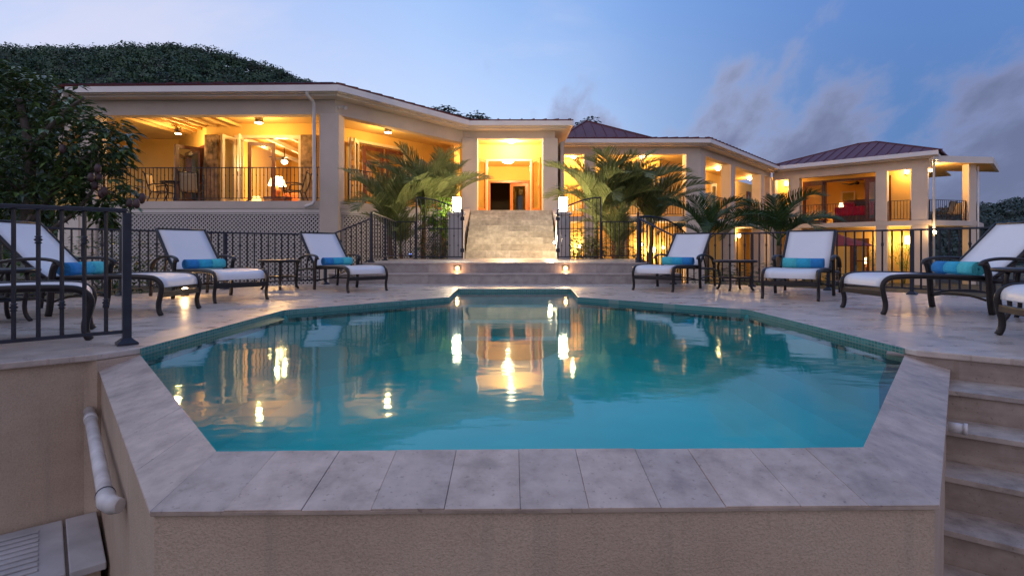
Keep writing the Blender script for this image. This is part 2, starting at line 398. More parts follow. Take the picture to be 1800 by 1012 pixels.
t = thing('deck_edge_wall', 'tan stucco wall under the right and far edges of the deck', 'wall', (5, 6, -1.3))
MB().prism([deck_right[-1], Q[3], (2.585, 3.9), (2.9, 3.9), (2.9, 3.4)], -2.2, -.042).build('wall_face', M['step'], t)
for a, b in zip(deck_right[0:5], deck_right[1:6]):
    MB().wall(b, a, .03, .25, -2.2, -.041).build('wall_face', M['stucco'], t)

pool = thing('pool', 'octagonal pool shell with travertine coping and teal mosaic waterline', 'pool', (0, 5, -1.4))
# basin: coved walls and floor
m = MB(); rings = []
for d_, z_ in ((0, ZC - .012), (.02, -.25), (.06, -.5), (.14, -.68), (.28, -.83), (.46, -.91), (.62, -.94)):
    rings.append([(p[0], p[1], z_) for p in offs(Q, d_, True)])
n = len(Q); vs = [v for r_ in rings for v in r_]; fs = []
for k in range(len(rings) - 1):
    for i in range(n): fs.append((k * n + i, k * n + (i + 1) % n, (k + 1) * n + (i + 1) % n, (k + 1) * n + i))
m.add(vs, fs, False)
m.add(rings[-1], [tuple(range(n))], False)
m.build('basin', M['plaster'], pool, bevel=.05)
# entry steps inside the niche
m = MB()
for k in range(3): m.box(-.88, .94, 8.99 - .38 * (k + 1), 8.99 - .38 * k, -.94, -.26 - .2 * k)
m.build('entry_steps', M['plaster'], pool)
# waterline mosaic on the deck side walls (edges from right corner round to left corner)
m = MB(); ring = [Q[i] for i in (3, 4, 5, 6, 7, 8, 9, 0)]
ring_in = offs(ring, .008)
for i in range(len(ring) - 1):
    a, b, c, d = ring_in[i], ring_in[i + 1], ring[i + 1], ring[i]
    m.prism([a, b, c, d], -.21, -.002)
m.build('waterline_tiles', M['mosaic'], pool)
# sloping coping slabs
def coping_run(i0, i1, count, widths, mat):
    pi0, pi1, po0, po1 = Q[i0], Q[i1], OUT[i0], OUT[i1]
    ts = [0]; 
    for w in widths: ts.append(ts[-1] + w)
    ts = [x / ts[-1] for x in ts]
    for k in range(len(widths)):
        g = .0003
        a = max(0, ts[k] + (g if k else 0)); b = min(1, ts[k + 1] - (g if k < len(widths) - 1 else 0))
        iz = ZC + random.uniform(-.0015, .0015); oz = ZO + random.uniform(-.002, .002)
        A, B = lerp(pi0, pi1, a), lerp(pi0, pi1, b); C, D = lerp(po0, po1, b), lerp(po0, po1, a)
        P = [(A[0], A[1], iz), (B[0], B[1], iz), (C[0], C[1], oz), (D[0], D[1], oz)]
        MB().slab(P, .016).build('coping_stone', mat, pool, bevel=.0014)
for i in range(3):
    P = [(*Q[i], ZC - .0055), (*Q[i + 1], ZC - .0055), (*OUT[i + 1], ZO - .0055), (*OUT[i], ZO - .0055)]
    MB().slab(P, .009).build('mortar_bed', M['coping_side'], pool)
coping_run(0, 1, 0, [1.5, 1.15, 1.2, .9, .8], M['coping_side'])
coping_run(1, 2, 0, [1.05, 1.1, 1.0, 1.05, 1.1, 1.0, 1.05, .95, 1.1, 1.0, 1.05], M['coping'])
coping_run(2, 3, 0, [.9, 1.0, 1.2, 1.1, 1.3], M['coping_side'])
# outer stucco wall under coping
IN = offs(OUT, .06); 
m = MB()
for i in range(3):
    a, b = OUT[i], OUT[i + 1]
    oa, ob = offs(OUT, .012)[i], offs(OUT, .012)[i + 1]; ia, ib = offs(OUT, .16)[i], offs(OUT, .16)[i + 1]
    m.prism([oa, ob, ib, ia], -2.2, ZO - .012)
m.build('outer_wall', M['stucco'], pool)
wpoly = offs(Q, -.002, True)
w = MB(); tri = tessellate_polygon([[Vector((p[0], p[1], 0)) for p in Q]])
for t_ in tri:
    a, b, c = [Q[i] for i in t_]
    if (b[0] - a[0]) * (c[1] - a[1]) - (b[1] - a[1]) * (c[0] - a[0]) < 0: t_ = (t_[0], t_[2], t_[1])
    w.add([(Q[i][0], Q[i][1], ZW) for i in t_], [(0, 1, 2)])
tag(w.build('water', M['water']), 'still turquoise water of the pool', kind='structure')

# drain pipe on the left chamfer wall
t = thing('drain_pipe', 'white plastic drain pipe running along the pool wall into the stucco', 'pipe', (-2.1, 2.8, -.4))
p0, p1 = Vector((-2.61, 3.37, -.345)), Vector((-1.645, 2.215, -.365))
MB().tube([p0, p1], .029, 20).build('pipe', M['pvc'], t)
d = (p1 - p0).normalized()
MB().tube([p0 + d * .16, p0 + d * .24], .034, 20).build('collar', M['pvc'], t)
MB().tube([p1 - d * .05, p1 + d * .02, p1 + d * .075 + Vector((.012, .012, 0)), p1 + d * .095 + Vector((.03, .025, 0))], [.034, .035, .034, .028], 20).build('elbow', M['pvc'], t)
MB().tube([p1 - d * .058, p1 - d * .05], .0355, 20).build('seal_ring', M['iron'], t)
t = thing('pipe_stub', 'short white pipe stub on the pool wall beside the right steps', 'pipe', (2.4, 3.0, -.4))
MB().tube([(2.215, 2.775, -.25), (2.262, 2.737, -.25)], .026, 16).build('pipe', M['pvc'], t)
MB().tube([(2.262, 2.737, -.25), (2.275, 2.726, -.25)], .03, 16).build('cap', M['pvc'], t)

# pump cover at lower left
d0 = Vector((-.76, -.65, 0)).normalized(); back = Vector((-2.60, 3.30, -.97))
t = thing('pump_cover', 'weathered white board cover with two lids below the stucco wall', 'cover', (-2.6, 2.9, -1.5), math.atan2(d0.y, d0.x))
m = MB(); m.box(.02, 1.6, 0, .66, 0, .48); m.build('base_box', M['stucco'], t, True, bevel=.006)
MB().box(0, .15, -.02, .70, .484, .525).build('lid', M['boxwhite'], t, True, bevel=.006)
lid = MB().box(.164, 1.62, -.02, .70, .484, .525).build('lid', M['boxwhite'], t, True, bevel=.006)
m = MB()
for k in range(9): m.box(.27, 1.0, .06 + k * .062, .095 + k * .062, .5251, .536)
m.build('louvre', M['boxwhite'], lid, True, bevel=.004)
t.location = (-2.57, 3.38, -1.5)
# box side must lie on camera side: local +y points away from wall
t.rotation_euler = (0, 0, math.atan2(d0.y, d0.x))

# right-hand steps going down
t = thing('stone_steps', 'travertine steps descending beside the right wall of the pool', 'steps', (3.4, 2.9, -1.3))
e0 = Vector((2.56, 3.56, 0)); ed = Vector((.797, -.604, 0)); dn = Vector((-.604, -.797, 0)).normalized()
# step edges are parallel to the deck edge; each tread steps towards the camera
base = Vector((2.1, 3.93, 0))
for k in range(9):
    z = -.165 * (k + 1)
    a = e0 - ed * .12 + dn * (.06 + .262 * k - .30); 
    f0 = a; f1 = a + ed * 4.2
    b0 = f0 + dn * (.30 + .262); b1 = f1 + dn * (.30 + .262)
    m = MB(); m.prism([(f0.x, f0.y), (f1.x, f1.y), (b1.x, b1.y), (b0.x, b0.y)], z - .30, z - .026)
    m.build('step', M['step'], t)
    m = MB(); n0 = b0 + dn * .018; n1 = b1 + dn * .018; m.prism([(f0.x, f0.y), (f1.x, f1.y), (n1.x, n1.y), (n0.x, n0.y)], z - .0255, z)
    m.build('tread', M['tread'], t, bevel=.004)
m = MB(); f0 = e0 - ed * .1 - dn * .001; f1 = f0 + ed * 4; 
m.wall((f0.x - dn.x * .02, f0.y - dn.y * .02), (f1.x - dn.x * .02, f1.y - dn.y * .02), .0, .1, -.4, -.041); m.build('riser', M['step'], t)

# ------------------------------------------------------------------ platform and its two risers
t = thing('raised_platform', 'two broad travertine steps up to the platform behind the pool', 'steps', (0, 11, 0))
MB().prism([(-3.45, 10.3), (3.2, 10.3), (3.2, 10.8), (-3.45, 10.8)], -.5, .16).build('step', M['riser'], t)
MB().prism([(-3.46, 10.285), (3.21, 10.285), (3.21, 10.8), (-3.46, 10.8)], .161, .19).build('tread', M['deck'], t, bevel=.006)
pp = [(-2.9, 10.65), (2.65, 10.65), (3.5, 14.75), (1.75, 14.75), (1.75, 16.5), (-1.75, 16.5), (-1.75, 14.75), (-3.25, 14.75)]
MB().prism(pp, -1.4, .36).build('platform_body', M['riser'], t)
pq = [(-2.915, 10.63), (2.665, 10.63), (3.515, 14.76), (1.75, 14.76), (1.75, 16.5), (-1.75, 16.5), (-1.75, 14.76), (-3.265, 14.76)]
MB().prism(pq, .361, .39).build('platform_top', M['deck'], t, bevel=.006)
for sx, nm in ((-1.065, 'left'), (1.045, 'right')):
    q = thing('step_light', 'small square amber step light, ' + nm + ' one of the pair in the upper riser', 'light', (sx, 10.65, .285), 0, 'step lights in the riser')
    m = MB(); 
    m.box(-.065, .065, -.014, .0, -.05, -.032).box(-.065, .065, -.014, 0, .032, .05).box(-.065, -.045, -.014, 0, -.0318, .0318).box(.045, .065, -.014, 0, -.0318, .0318)
    m.build('frame', M['chrome'], q, True)
    MB().lathe([(.001, -.012), (.026, -.01), (.03, 0)], (0, 0, 0), 16).build('bulb', M['stepglow'], q, True).rotation_euler = (R(90), 0, 0)
    lamp('step_glow', q, (sx, 10.58, .25), 1.3, (1, .5, .2), .02)

# main stairs
Y1, Y2, NST = 16.35, 20.8, 8; ZF = 2.1; rh = (ZF - .39) / NST
t = thing('entrance_stairs', 'long straight travertine stairs rising to the entrance', 'stairs', (0, 17, .39))
for k in range(NST):
    y0 = Y1 + (Y2 - Y1) * k / NST; y1 = Y1 + (Y2 - Y1) * (k + 1) / NST + .05
    hw = 1.37 + .05 * k / NST * 3
    top = .39 + rh * (k + 1)
    zb = -.2 if k == 0 else .39 + rh * k - .1
    MB().box(-.03 - hw, -.03 + hw, y0, min(y1, Y2 - .01), zb, top - .002 * 0 - (.004 if k == NST - 1 else 0)).build('step', M['stair'], t, bevel=.01)
for sx in (-1, 1):
    x = -.03 + sx * 1.66
    m = MB(); pr = []
    for i in range(12):
        u = i / 11; pr.append((Y1 - .1 + (Y2 - .02 - Y1 + .1) * u, .62 + (ZF + .12 - .62) * (u ** 1.15)))
    w = .12
    vs = [(x - w, y, -.3) for y, z in pr] + [(x - w, y, z) for y, z in pr] + [(x + w, y, -.3) for y, z in pr] + [(x + w, y, z) for y, z in pr]
    n = 12; fs = []
    for i in range(11):
        fs += [(i, i + n, i + 1 + n, i + 1), (i + 2 * n + 1, i + 1 + 3 * n, i + 3 * n, i + 2 * n), (i + n, i + 3 * n, i + 1 + 3 * n, i + 1 + n)]
    fs += [(0, 2 * n, 3 * n, n), (n - 1, 2 * n - 1, 4 * n - 1, 3 * n - 1)]
    m.add(vs, fs); m.build('cheek_wall', M['house'], t)

# gate pillars with lanterns
for x0, x1, nm in ((-1.70, -1.30, 'left'), (1.20, 1.57, 'right')):
    xc = (x0 + x1) / 2
    t = thing('gate_pillar', 'white gate pillar on the %s side of the stairs' % nm, 'pillar', (xc, 14.8, .39), 0, 'gate pillars')
    MB().box(x0, x1, 14.6, 15.0, .39, 1.57).build('shaft', M['pillar'], t, bevel=.01)
    MB().box(x0 - .03, x1 + .03, 14.57, 15.03, 1.572, 1.64).build('cap', M['pillar'], t, bevel=.01)
    if nm == 'right': MB().box(xc - .06, xc + .07, 14.575, 14.598, 1.27, 1.46).build('letter_plate', M['boxwhite'], t, bevel=.004)
    q = thing('lantern', 'glowing cylinder lantern on top of the %s gate pillar' % nm, 'lantern', (xc, 14.8, 1.64), 0, 'lanterns on the gate pillars')
    MB().lathe([(.11, 0), (.11, .03), (.09, .035)], (xc, 14.8, 1.645)).build('base', M['iron'], q)
    MB().lathe([(.10, 0), (.11, .04), (.11, .32), (.10, .36)], (xc, 14.8, 1.69), 24).build('glass_cylinder', M['lantern'], q)
    MB().lathe([(.12, 0), (.10, .03), (.02, .045)], (xc, 14.8, 2.052)).build('lid', M['iron'], q)

q = thing('stair_light', 'tiny bright stair light on the inner face of the right gate pillar', 'light', (1.19, 14.93, .80))
MB().box(1.165, 1.199, 14.88, 14.98, .75, .80).build('bracket', M['iron'], q)
MB().lathe([(.02, .0), (.035, .02), (.035, .05), (.015, .07)], (1.165, 14.93, .801), 12).build('bulb', M['lamp'], q)
lamp('bulb_light', q, (1.05, 15.0, .95), 42, (1, .70, .38), .05)
# ------------------------------------------------------------------ railings
def baluster_mesh(h, knob, s=.0085):
    m = MB(); m.box(-s, s, -s, s, 0, h)
    if knob: m.lathe([(s, -.028), (.021, -.02), (.012, -.012), (.024, 0), (.012, .012), (.021, .02), (s, .028)], (0, 0, knob), 8)
    return m.mesh('baluster', M['iron'])
BAL = {}
def railing(name, label, cat, pts, height=.93, spacing=.115, post_every=1.8, group=None, gap=.09, ends=(True, True), post=.046, knobs=True, arc=None):
    """pts: (x, y, zbase); rails follow the points; balusters, posts are separate parts"""
    t = thing(name, label, cat, pts[0], 0, group)
    rw = .045; spl = spacing if isinstance(spacing, tuple) else [spacing] * 20; spacing = .118
    def P(p): return Vector((p[0] - pts[0][0], p[1] - pts[0][1], p[2] - pts[0][2]))
    LP = [P(p) for p in pts]; T = [p + Vector((0, 0, height)) for p in LP]; B = [p + Vector((0, 0, gap)) for p in LP]
    for i in range(len(LP) - 1):
        m = MB(); m.beam(T[i] - Vector((0, 0, .012)), T[i + 1] - Vector((0, 0, .012)), rw, .026); m.build('top_rail', M['iron'], t, True, bevel=.004)
        m = MB(); m.beam(B[i], B[i + 1], .028, .022); m.build('bottom_rail', M['iron'], t, True)
        Lg = (LP[i + 1] - LP[i]).xy.length; nb = max(2, round(Lg / spl[i])); np_ = max(1, round(Lg / post_every))
        posts = set(round(nb * k / np_) for k in range(np_ + 1))
        if i > 0: posts.discard(0); 
        if i == 0 and not ends[0]: posts.discard(0)
        if i == len(LP) - 2 and not ends[1]: posts.discard(nb)
        for k in range(nb + 1):
            c = LP[i].lerp(LP[i + 1], k / nb)
            if k in posts:
                key = ('post', height, post)
                if key not in BAL: BAL[key] = MB().box(-post / 2, post / 2, -post / 2, post / 2, .012, height - .026).mesh('post', M['iron'])
                ang = math.atan2(LP[i + 1].y - LP[i].y, LP[i + 1].x - LP[i].x)
                po = inst('post', BAL[key], t, c, (0, 0, ang))
                if ('plate',) not in BAL:
                    BAL[('plate',)] = MB().add([(-.06, -.06, .001), (.06, -.06, .001), (.06, .06, .001), (-.06, .06, .001), (-.06, -.06, .014), (.06, -.06, .014), (.06, .06, .014), (-.06, .06, .014), (-.026, -.026, .045), (.026, -.026, .045), (.026, .026, .045), (-.026, .026, .045)],
                        [(3, 2, 1, 0), (0, 1, 5, 4), (1, 2, 6, 5), (2, 3, 7, 6), (3, 0, 4, 7), (4, 5, 9, 8), (5, 6, 10, 9), (6, 7, 11, 10), (7, 4, 8, 11), (8, 9, 10, 11)]).mesh('base_plate', M['iron'])
                inst('base_plate', BAL[('plate',)], po)
            elif 0 < k < nb or k == 0 and i > 0 and False:
                kn = (.25 if k % 2 else .76) if knobs and (k % 3 != 0 or spacing < .13) else 0
                hh = height - gap - .02
                key = ('bal', round(hh, 3), kn)
                if key not in BAL: BAL[key] = baluster_mesh(hh, kn * hh if kn else 0)
                inst('baluster', BAL[key], t, c + Vector((0, 0, gap)))
    return t
rl_d = Vector((-.73, -.685, 0)).normalized()
a = Vector((-2.635, 3.735, 0)); b = a + rl_d * 3.2
railing('near_railing', 'dark iron railing section at the near left edge of the deck', 'railing', [tuple(a), tuple(b)], .925, .116, 1.6, post=.05)
LFENCE = 'iron fences round the deck'
railing('iron_fence', 'long dark iron fence along the left rear edge of the deck', 'fence', [(-6.75, 4.2, 0), (-6.3, 6.25, 0), (-4.7, 8.95, 0), (-3.47, 10.15, 0)], .93, .118, 1.5, LFENCE)
railing('iron_fence', 'long dark iron fence along the right rear edge of the deck', 'fence', [(3.0, 10.15, 0), (4.2, 9.55, 0), (5.75, 7.85, 0), (6.75, 5.9, 0), (6.9, 3.6, 0)], .94, .118, 1.5, LFENCE)
railing('stair_railing', 'sloping iron railing up the left end of the platform steps', 'railing', [(-3.40, 10.22, .02), (-2.78, 10.78, .36)], .91, .11, 3, 'sloping railings at the platform steps', ends=(False, True))
railing('stair_railing', 'sloping iron railing up the right end of the platform steps', 'railing', [(2.98, 10.2, .02), (2.50, 10.78, .36)], .91, .11, 3, 'sloping railings at the platform steps', ends=(False, True))
railing('platform_fence', 'iron fence along the left side of the platform in front of the palms', 'fence', [(-2.78, 10.82, .39), (-3.08, 14.45, .39), (-2.56, 14.5, .39)], 1.0, (.36, .118), 1.8, LFENCE)
railing('platform_fence', 'iron fence along the right side of the platform in front of the palms', 'fence', [(2.50, 10.82, .39), (3.32, 14.45, .39), (2.38, 14.5, .39)], 1.0, (.36, .118), 1.8, LFENCE)
# arched guard going down to the lower garden on the right
def arched(name, label, cat, base, top, group=None):
    """base/top: matching lists of points"""
    t = thing(name, label, cat, base[0], 0, group)
    m = MB(); m.tube(top, .02, 8); m.build('top_rail', M['iron'], t)
    m = MB(); m.tube([Vector(p) + Vector((0, 0, .08)) for p in base], .013, 8); m.build('bottom_rail', M['iron'], t)
    n = len(base); 
    for i in range(n):
        if i in (0, n - 1):
            m = MB(); m.beam(base[i], top[i], .045, .045, (0, 1, 0)); m.build('post', M['iron'], t)
        else:
            b = Vector(base[i]) + Vector((0, 0, .08)); q = Vector(top[i]); m = MB(); m.beam(b, q, .016, .016, (0, 1, 0))
            zz = b.z + (q.z - b.z) * (.35 if i % 2 else .68)
            m.lathe([(.008, -.025), (.02, -.018), (.012, -.01), (.023, 0), (.012, .01), (.02, .018), (.008, .025)], (b.x, b.y, zz), 8)
            m.build('baluster', M['iron'], t)
    return t
nb = 17; base = []; top = []
for i in range(nb + 1):
    u = i / nb; x = 2.56 + 1.55 * u; y = 10.9 + 1.9 * u
    base.append((x, y, .39 - .75 * u)); top.append((x, y, 1.30 - .02 * u + .05 * math.sin(u * math.pi) - .30 * u ** 2.6))
arched('arched_railing', 'arch topped iron railing descending from the platform to the lower right garden', 'railing', base, top)
# gates
def gate(x_h, x_f, y, nm):
    t = thing('gate', 'open arched iron gate leaf hinged on the %s pillar' % nm, 'gate', (x_h, y, .39), 0, 'garden gates')
    n = 11; zb = .45
    topf = lambda u: 1.37 + .34 * math.sin(u * math.pi / 2) 
    pts = [(x_h + (x_f - x_h) * i / 16, y, .39 + topf(i / 16) - .1) for i in range(17)]
    MB().tube(pts, .02, 8).build('top_rail', M['iron'], t)
    MB().beam((x_h, y, .45), (x_f, y, .45), .03, .03).build('bottom_rail', M['iron'], t)
    MB().beam((x_h, y, 1.19), (x_f, y, 1.19), .022, .022).build('middle_rail', M['iron'], t)
    for x, u in ((x_h, 0), (x_f, 1)):
        MB().beam((x, y, .42), (x, y, .39 + topf(u) - .08), .04, .04).build('stile', M['iron'], t)
    for i in range(1, n):
        u = i / n; x = x_h + (x_f - x_h) * u
        m = MB(); m.beam((x, y, .46), (x, y, .39 + topf(u) - .1), .016, .016)
        for zz in ((.75, 1.5) if i % 2 else (1.0,)): m.lathe([(.008, -.025), (.02, -.018), (.012, -.01), (.023, 0), (.012, .01), (.02, .018), (.008, .025)], (x, y, zz), 8)
        m.build('baluster', M['iron'], t)
    for z in (.62, 1.45):
        MB().box(x_h - .05, x_h + .05, y - .03, y + .06, z - .05, z + .05).build('hinge', M['iron'], t, bevel=.006)
gate(-1.30, -2.50, 14.3, 'left'); gate(1.20, 2.32, 14.3, 'right')

# ------------------------------------------------------------------ loungers, towels, tables
def extrude_profile(m, prof, x0, x1, th, sag=0.0, nx=6):
    """sheet through profile (y,z), from x0 to x1, thickness th"""
    k = len(prof); top = []; bot = []
    nr = []
    for i in range(k):
        a, b = prof[max(i - 1, 0)], prof[min(i + 1, k - 1)]; d = Vector((b[0] - a[0], b[1] - a[1])).normalized(); nr.append((-d.y, d.x))
    for i, (y, z) in enumerate(prof):
        for j in range(nx + 1):
            u = j / nx; s = -sag * math.sin(u * math.pi) * math.sin(i / (k - 1) * math.pi)
            x = x0 + (x1 - x0) * u
            top.append((x, y + nr[i][0] * s, z + nr[i][1] * s)); bot.append((x, y + nr[i][0] * (s - th), z + nr[i][1] * (s - th)))
    n = len(top); w = nx + 1; fs = []
    for i in range(k - 1):
        for j in range(nx):
            a, b, c, d = i * w + j, i * w + j + 1, (i + 1) * w + j + 1, (i + 1) * w + j
            fs += [(a, b, c, d), (d + n, c + n, b + n, a + n)]
    for i in range(k - 1):
        a, d = i * w, (i + 1) * w; fs.append((a, d, d + n, a + n)); a, d = i * w + nx, (i + 1) * w + nx; fs.append((d, a, a + n, d + n))
    for j in range(nx):
        fs.append((j + 1, j, j + n, j + 1 + n)); o = (k - 1) * w; fs.append((o + j, o + j + 1, o + j + 1 + n, o + j + n))
    m.add(top + bot, fs, True); return m
def spline(pts, n=5):
    out = []; P = [Vector(p) for p in pts]
    for i in range(len(P) - 1):
        p0, p1, p2, p3 = P[max(i - 1, 0)], P[i], P[i + 1], P[min(i + 2, len(P) - 1)]
        for k in range(n):
            t = k / n
            out.append(.5 * ((2 * p1) + (p2 - p0) * t + (2 * p0 - 5 * p1 + 4 * p2 - p3) * t * t + (3 * p1 - p0 - 3 * p2 + p3) * t ** 3))
    out.append(P[-1]); return out
BACK = (1.70, .94)
def make_lounger():
    t = thing('sun_lounger', 'x', 'sun lounger', group='white sling sun loungers by the pool')
    seat = [(v.x, v.y) for v in spline([(-.042, .272), (-.036, .325), (.0, .366), (.09, .389), (.35, .395), (.75, .385), (1.07, .365)], 4)]
    extrude_profile(MB(), seat, -.295, .295, .010, .012).build('seat_sling', M['sling'], t, True)
    bk = [(v.x, v.y) for v in spline([(1.09, .365), (1.28, .525), (1.5, .74), BACK], 3)]
    bk2 = [(BACK[0] + .012, BACK[1] - .012)]
    extrude_profile(MB(), bk, -.30, .30, .010, .014).build('back_sling', M['sling'], t, True)
    for sx in (-1, 1):
        x = .325 * sx
        pr = spline([(x, 1.10, .355), (x, .75, .372), (x, .35, .382), (x, .09, .374), (x, .0, .35), (x, -.045, .29), (x, -.036, .2), (x, -.018, .12), (x, -.022, .05), (x, -.045, 0.002)], 4)
        MB().tube(pr, .026, 10, squash=(.75, 1.0)).build('side_rail', M['bronze'], t, True)
        xa = .375 * sx
        fr = spline([(xa, 1.02, .002), (xa, 1.0, .12), (xa, .985, .35), (xa, .965, .46), (xa, .94, .51)], 3)
        MB().tube(fr, [.03] * (len(fr) - 3) + [.03, .032, .028], 10, squash=(.75, 1.15)).build('front_arm_leg', M['bronze'], t, True)
        arm = spline([(xa, .90, .49), (xa, .94, .53), (xa, 1.08, .555), (xa, 1.3, .55), (xa, 1.5, .52), (xa, 1.64, .46), (xa, 1.70, .38)], 4)
        MB().tube(arm, .024, 10, squash=(1.25, .7)).build('armrest', M['bronze'], t, True)
        MB().tube(spline([(xa, 1.70, .385), (xa, 1.715, .2), (xa, 1.745, .002)], 3), .026, 10, squash=(.8, 1.1)).build('rear_leg', M['bronze'], t, True)
        MB().tube(spline([(xa, 1.0, .14), (xa, 1.2, .185), (xa, 1.5, .185), (xa, 1.715, .14)], 3), .012, 8).build('stretcher', M['bronze'], t, True)
        MB().tube(spline([(xa, .985, .33), (xa, 1.3, .325), (xa, 1.70, .30)], 3), .02, 8).build('under_rail', M['bronze'], t, True)
        MB().tube(spline([(x * .99, 1.07, .35), (x * .99, 1.28, .51), (x * .99, 1.5, .725), (x * .99, BACK[0], BACK[1] - .012)], 3), .021, 10).build('back_rail', M['bronze'], t, True)
        MB().tube([(x * .8, 1.42, .64), (x * .8, 1.62, .31)], .012, 8).build('prop', M['bronze'], t, True)
    MB().tube([(-.32, BACK[0], BACK[1] - .012), (.32, BACK[0], BACK[1] - .012)], .02, 10).build('top_bar', M['bronze'], t, True)
    MB().beam((-.32, -.036, .205), (.32, -.036, .205), .03, .055).build('front_bar', M['bronze'], t, True, bevel=.006)
    MB().beam((-.375, 1.0, .34), (.375, 1.0, .34), .03, .035).build('cross_bar', M['bronze'], t, True)
    MB().beam((-.375, 1.69, .31), (.375, 1.69, .31), .03, .03).build('rear_bar', M['bronze'], t, True)
    MB().tube(spline([(-.37, 1.0, .13), (-.15, 1.0, .17), (.15, 1.0, .17), (.37, 1.0, .13)], 3), .012, 8).build('cross_stretcher', M['bronze'], t, True)
    return t
proto = make_lounger()
LOUNGE = [
    ((-3.25, 4.15), (-.81, -.59), 'white sling sun lounger behind the near left railing, without a towel in view'),
    ((-3.47, 5.66), (-1, .0), 'white sling sun lounger seen side on at the left, rolled towel behind the railing'),
    ((-3.40, 6.84), (-.80, .60), 'white sling sun lounger left of the small round table on the left side'),
    ((-2.23, 8.38), (-.69, .72), 'white sling sun lounger on the left nearest the platform steps'),
    ((2.21, 8.53), (.62, .78), 'white sling sun lounger on the right nearest the platform steps'),
    ((3.59, 7.05), (.60, .80), 'white sling sun lounger right of the round table on the right side, facing the pool'),
    ((3.72, 5.75), (1, .02), 'white sling sun lounger on the right side seen side on, rolled towel on its seat'),
    ((3.63, 3.82), (.95, -.30), 'white sling sun lounger at the right edge cut off by the frame'),
]
TOW = []
for i, ((x, y), v, lab) in enumerate(LOUNGE):
    o = proto if i == 0 else copy_tree(proto)
    vv = Vector((v[0], v[1])).normalized()
    o.location = (x, y, .0005); o.rotation_euler = (0, 0, math.atan2(-vv.x, vv.y)); o['label'] = lab
def make_towel():
    t = thing('rolled_towel', 'x', 'towel', group='rolled towels on the loungers')
    # spiral section in the local yz plane
    pts = []; turns = 4.6; steps = 90
    for i in range(steps + 1):
        a = i / steps * turns * 2 * math.pi; r = .012 + .0135 * (i / steps * turns)
        pts.append((r * math.cos(a), r * math.sin(a)))
    seg = [(-.26, -.10), (-.10, .08), (.08, .26)]
    for k, (x0, x1) in enumerate(seg):
        m = MB(); vs = []; fs = []
        xs_ = [x0, (x0 + x1) / 2, x1]
        for x in xs_:
            for j, (yy, zz) in enumerate(pts):
                w = 1 + .03 * math.sin(7 * x + j * .07); vs.append((x, yy * w * 1.06, zz * w))
        n = len(pts)
        for i in range(2):
            for j in range(n - 1): fs.append((i * n + j, i * n + j + 1, (i + 1) * n + j + 1, (i + 1) * n + j))
        m.add(vs, fs, True)
        o = m.build('towel_band', M[('blue', 'cyan', 'aqua')[k]], t, True)
        s = o.modifiers.new('Solidify', 'SOLIDIFY'); s.thickness = .0085; s.offset = 0
    return t
tp = make_towel()
TOWELS = [(1, 1, 'blue and turquoise rolled towel on the left lounger behind the railing'), (2, 1, 'blue and turquoise rolled towel on the lounger left of the small round table'),
          (3, 1, 'blue and turquoise rolled towel on the left lounger nearest the steps'), (4, -1, 'blue and turquoise rolled towel on the right lounger nearest the steps'),
          (5, -1, 'blue and turquoise rolled towel on the right lounger facing the pool'), (6, 1, 'blue and turquoise rolled towel with its spiral end toward us on the right lounger')]
for i, (k, fl, lab) in enumerate(TOWELS):
    o = tp if i == 0 else copy_tree(tp)
    (x, y), v, _ = LOUNGE[k]; vv = Vector((v[0], v[1])).normalized()
    yy = .985; ang = math.atan2(-vv.x, vv.y)
    o.location = (x + vv.x * yy, y + vv.y * yy, .449); o.rotation_euler = (random.uniform(-.3, .3) * 0, 0, ang + (math.pi if fl < 0 else 0) + random.uniform(-.07, .07)); o.scale = (random.uniform(.94, 1.05), random.uniform(.92, 1.05), random.uniform(.9, 1.03)); o['label'] = lab
def make_table():
    t = thing('side_table', 'x', 'table', group='round side tables between the loungers')
    MB().lathe([(.001, .445), (.30, .445), (.325, .44), (.335, .455), (.335, .47), (.32, .478), (.001, .478)], n=32, cap=False).build('table_top', M['bronze'], t, True)
    for k in range(4):
        a = k * math.pi / 2 + .4; c, s = math.cos(a), math.sin(a)
        p = spline([(.25, .44), (.265, .36), (.25, .25), (.235, .14), (.25, .05), (.285, .002)], 3)
        MB().tube([(q.x * c, q.x * s, q.y) for q in p], .019, 8).build('leg', M['bronze'], t, True)
    m = MB(); m.tube([(.235 * math.cos(u * math.pi / 12), .235 * math.sin(u * math.pi / 12), .2) for u in range(25)], .011, 6); m.build('stretcher_ring', M['bronze'], t, True)
    MB().lathe([(.001, .2), (.2, .2), (.2, .212), (.001, .212)], n=24, cap=False).build('lower_shelf', M['bronze'], t, True)
    return t
tb = make_table()
for i, (x, y, lab) in enumerate([(-3.80, 8.95, 'round bronze side table between the two far left loungers'), (3.56, 8.72, 'round bronze side table between the two far right loungers'),
                                 (4.78, 4.95, 'round bronze side table partly cut off at the right edge of the photo'), (-4.62, 4.85, 'round bronze side table behind the railing at the left edge')]):
    o = tb if i == 0 else copy_tree(tb); o.location = (x, y, .0005); o['label'] = lab; o.rotation_euler = (0, 0, i * .5)
q = thing('path_light', 'low warm deck light at the fence behind the left loungers', 'light', (-4.55, 7.6, 0))
MB().lathe([(.05, 0), (.05, .05), (.04, .06)], (-4.55, 7.6, .001), 16).build('base', M['iron'], q)
MB().lathe([(.035, .061), (.035, .11), (.01, .12)], (-4.55, 7.6, 0), 16).build('bulb', M['lamp'], q)
lamp('path_glow', q, (-4.5, 7.5, .17), 4, (1, .6, .25), .03)
q = thing('garden_spotlight', 'tiny blue spotlight in the planting beside the left gate', 'light', (-2.75, 14.9, .2))
MB().lathe([(.03, 0), (.045, .06), (.04, .09)], (-2.72, 14.65, .42), 12).build('housing', M['iron'], q)
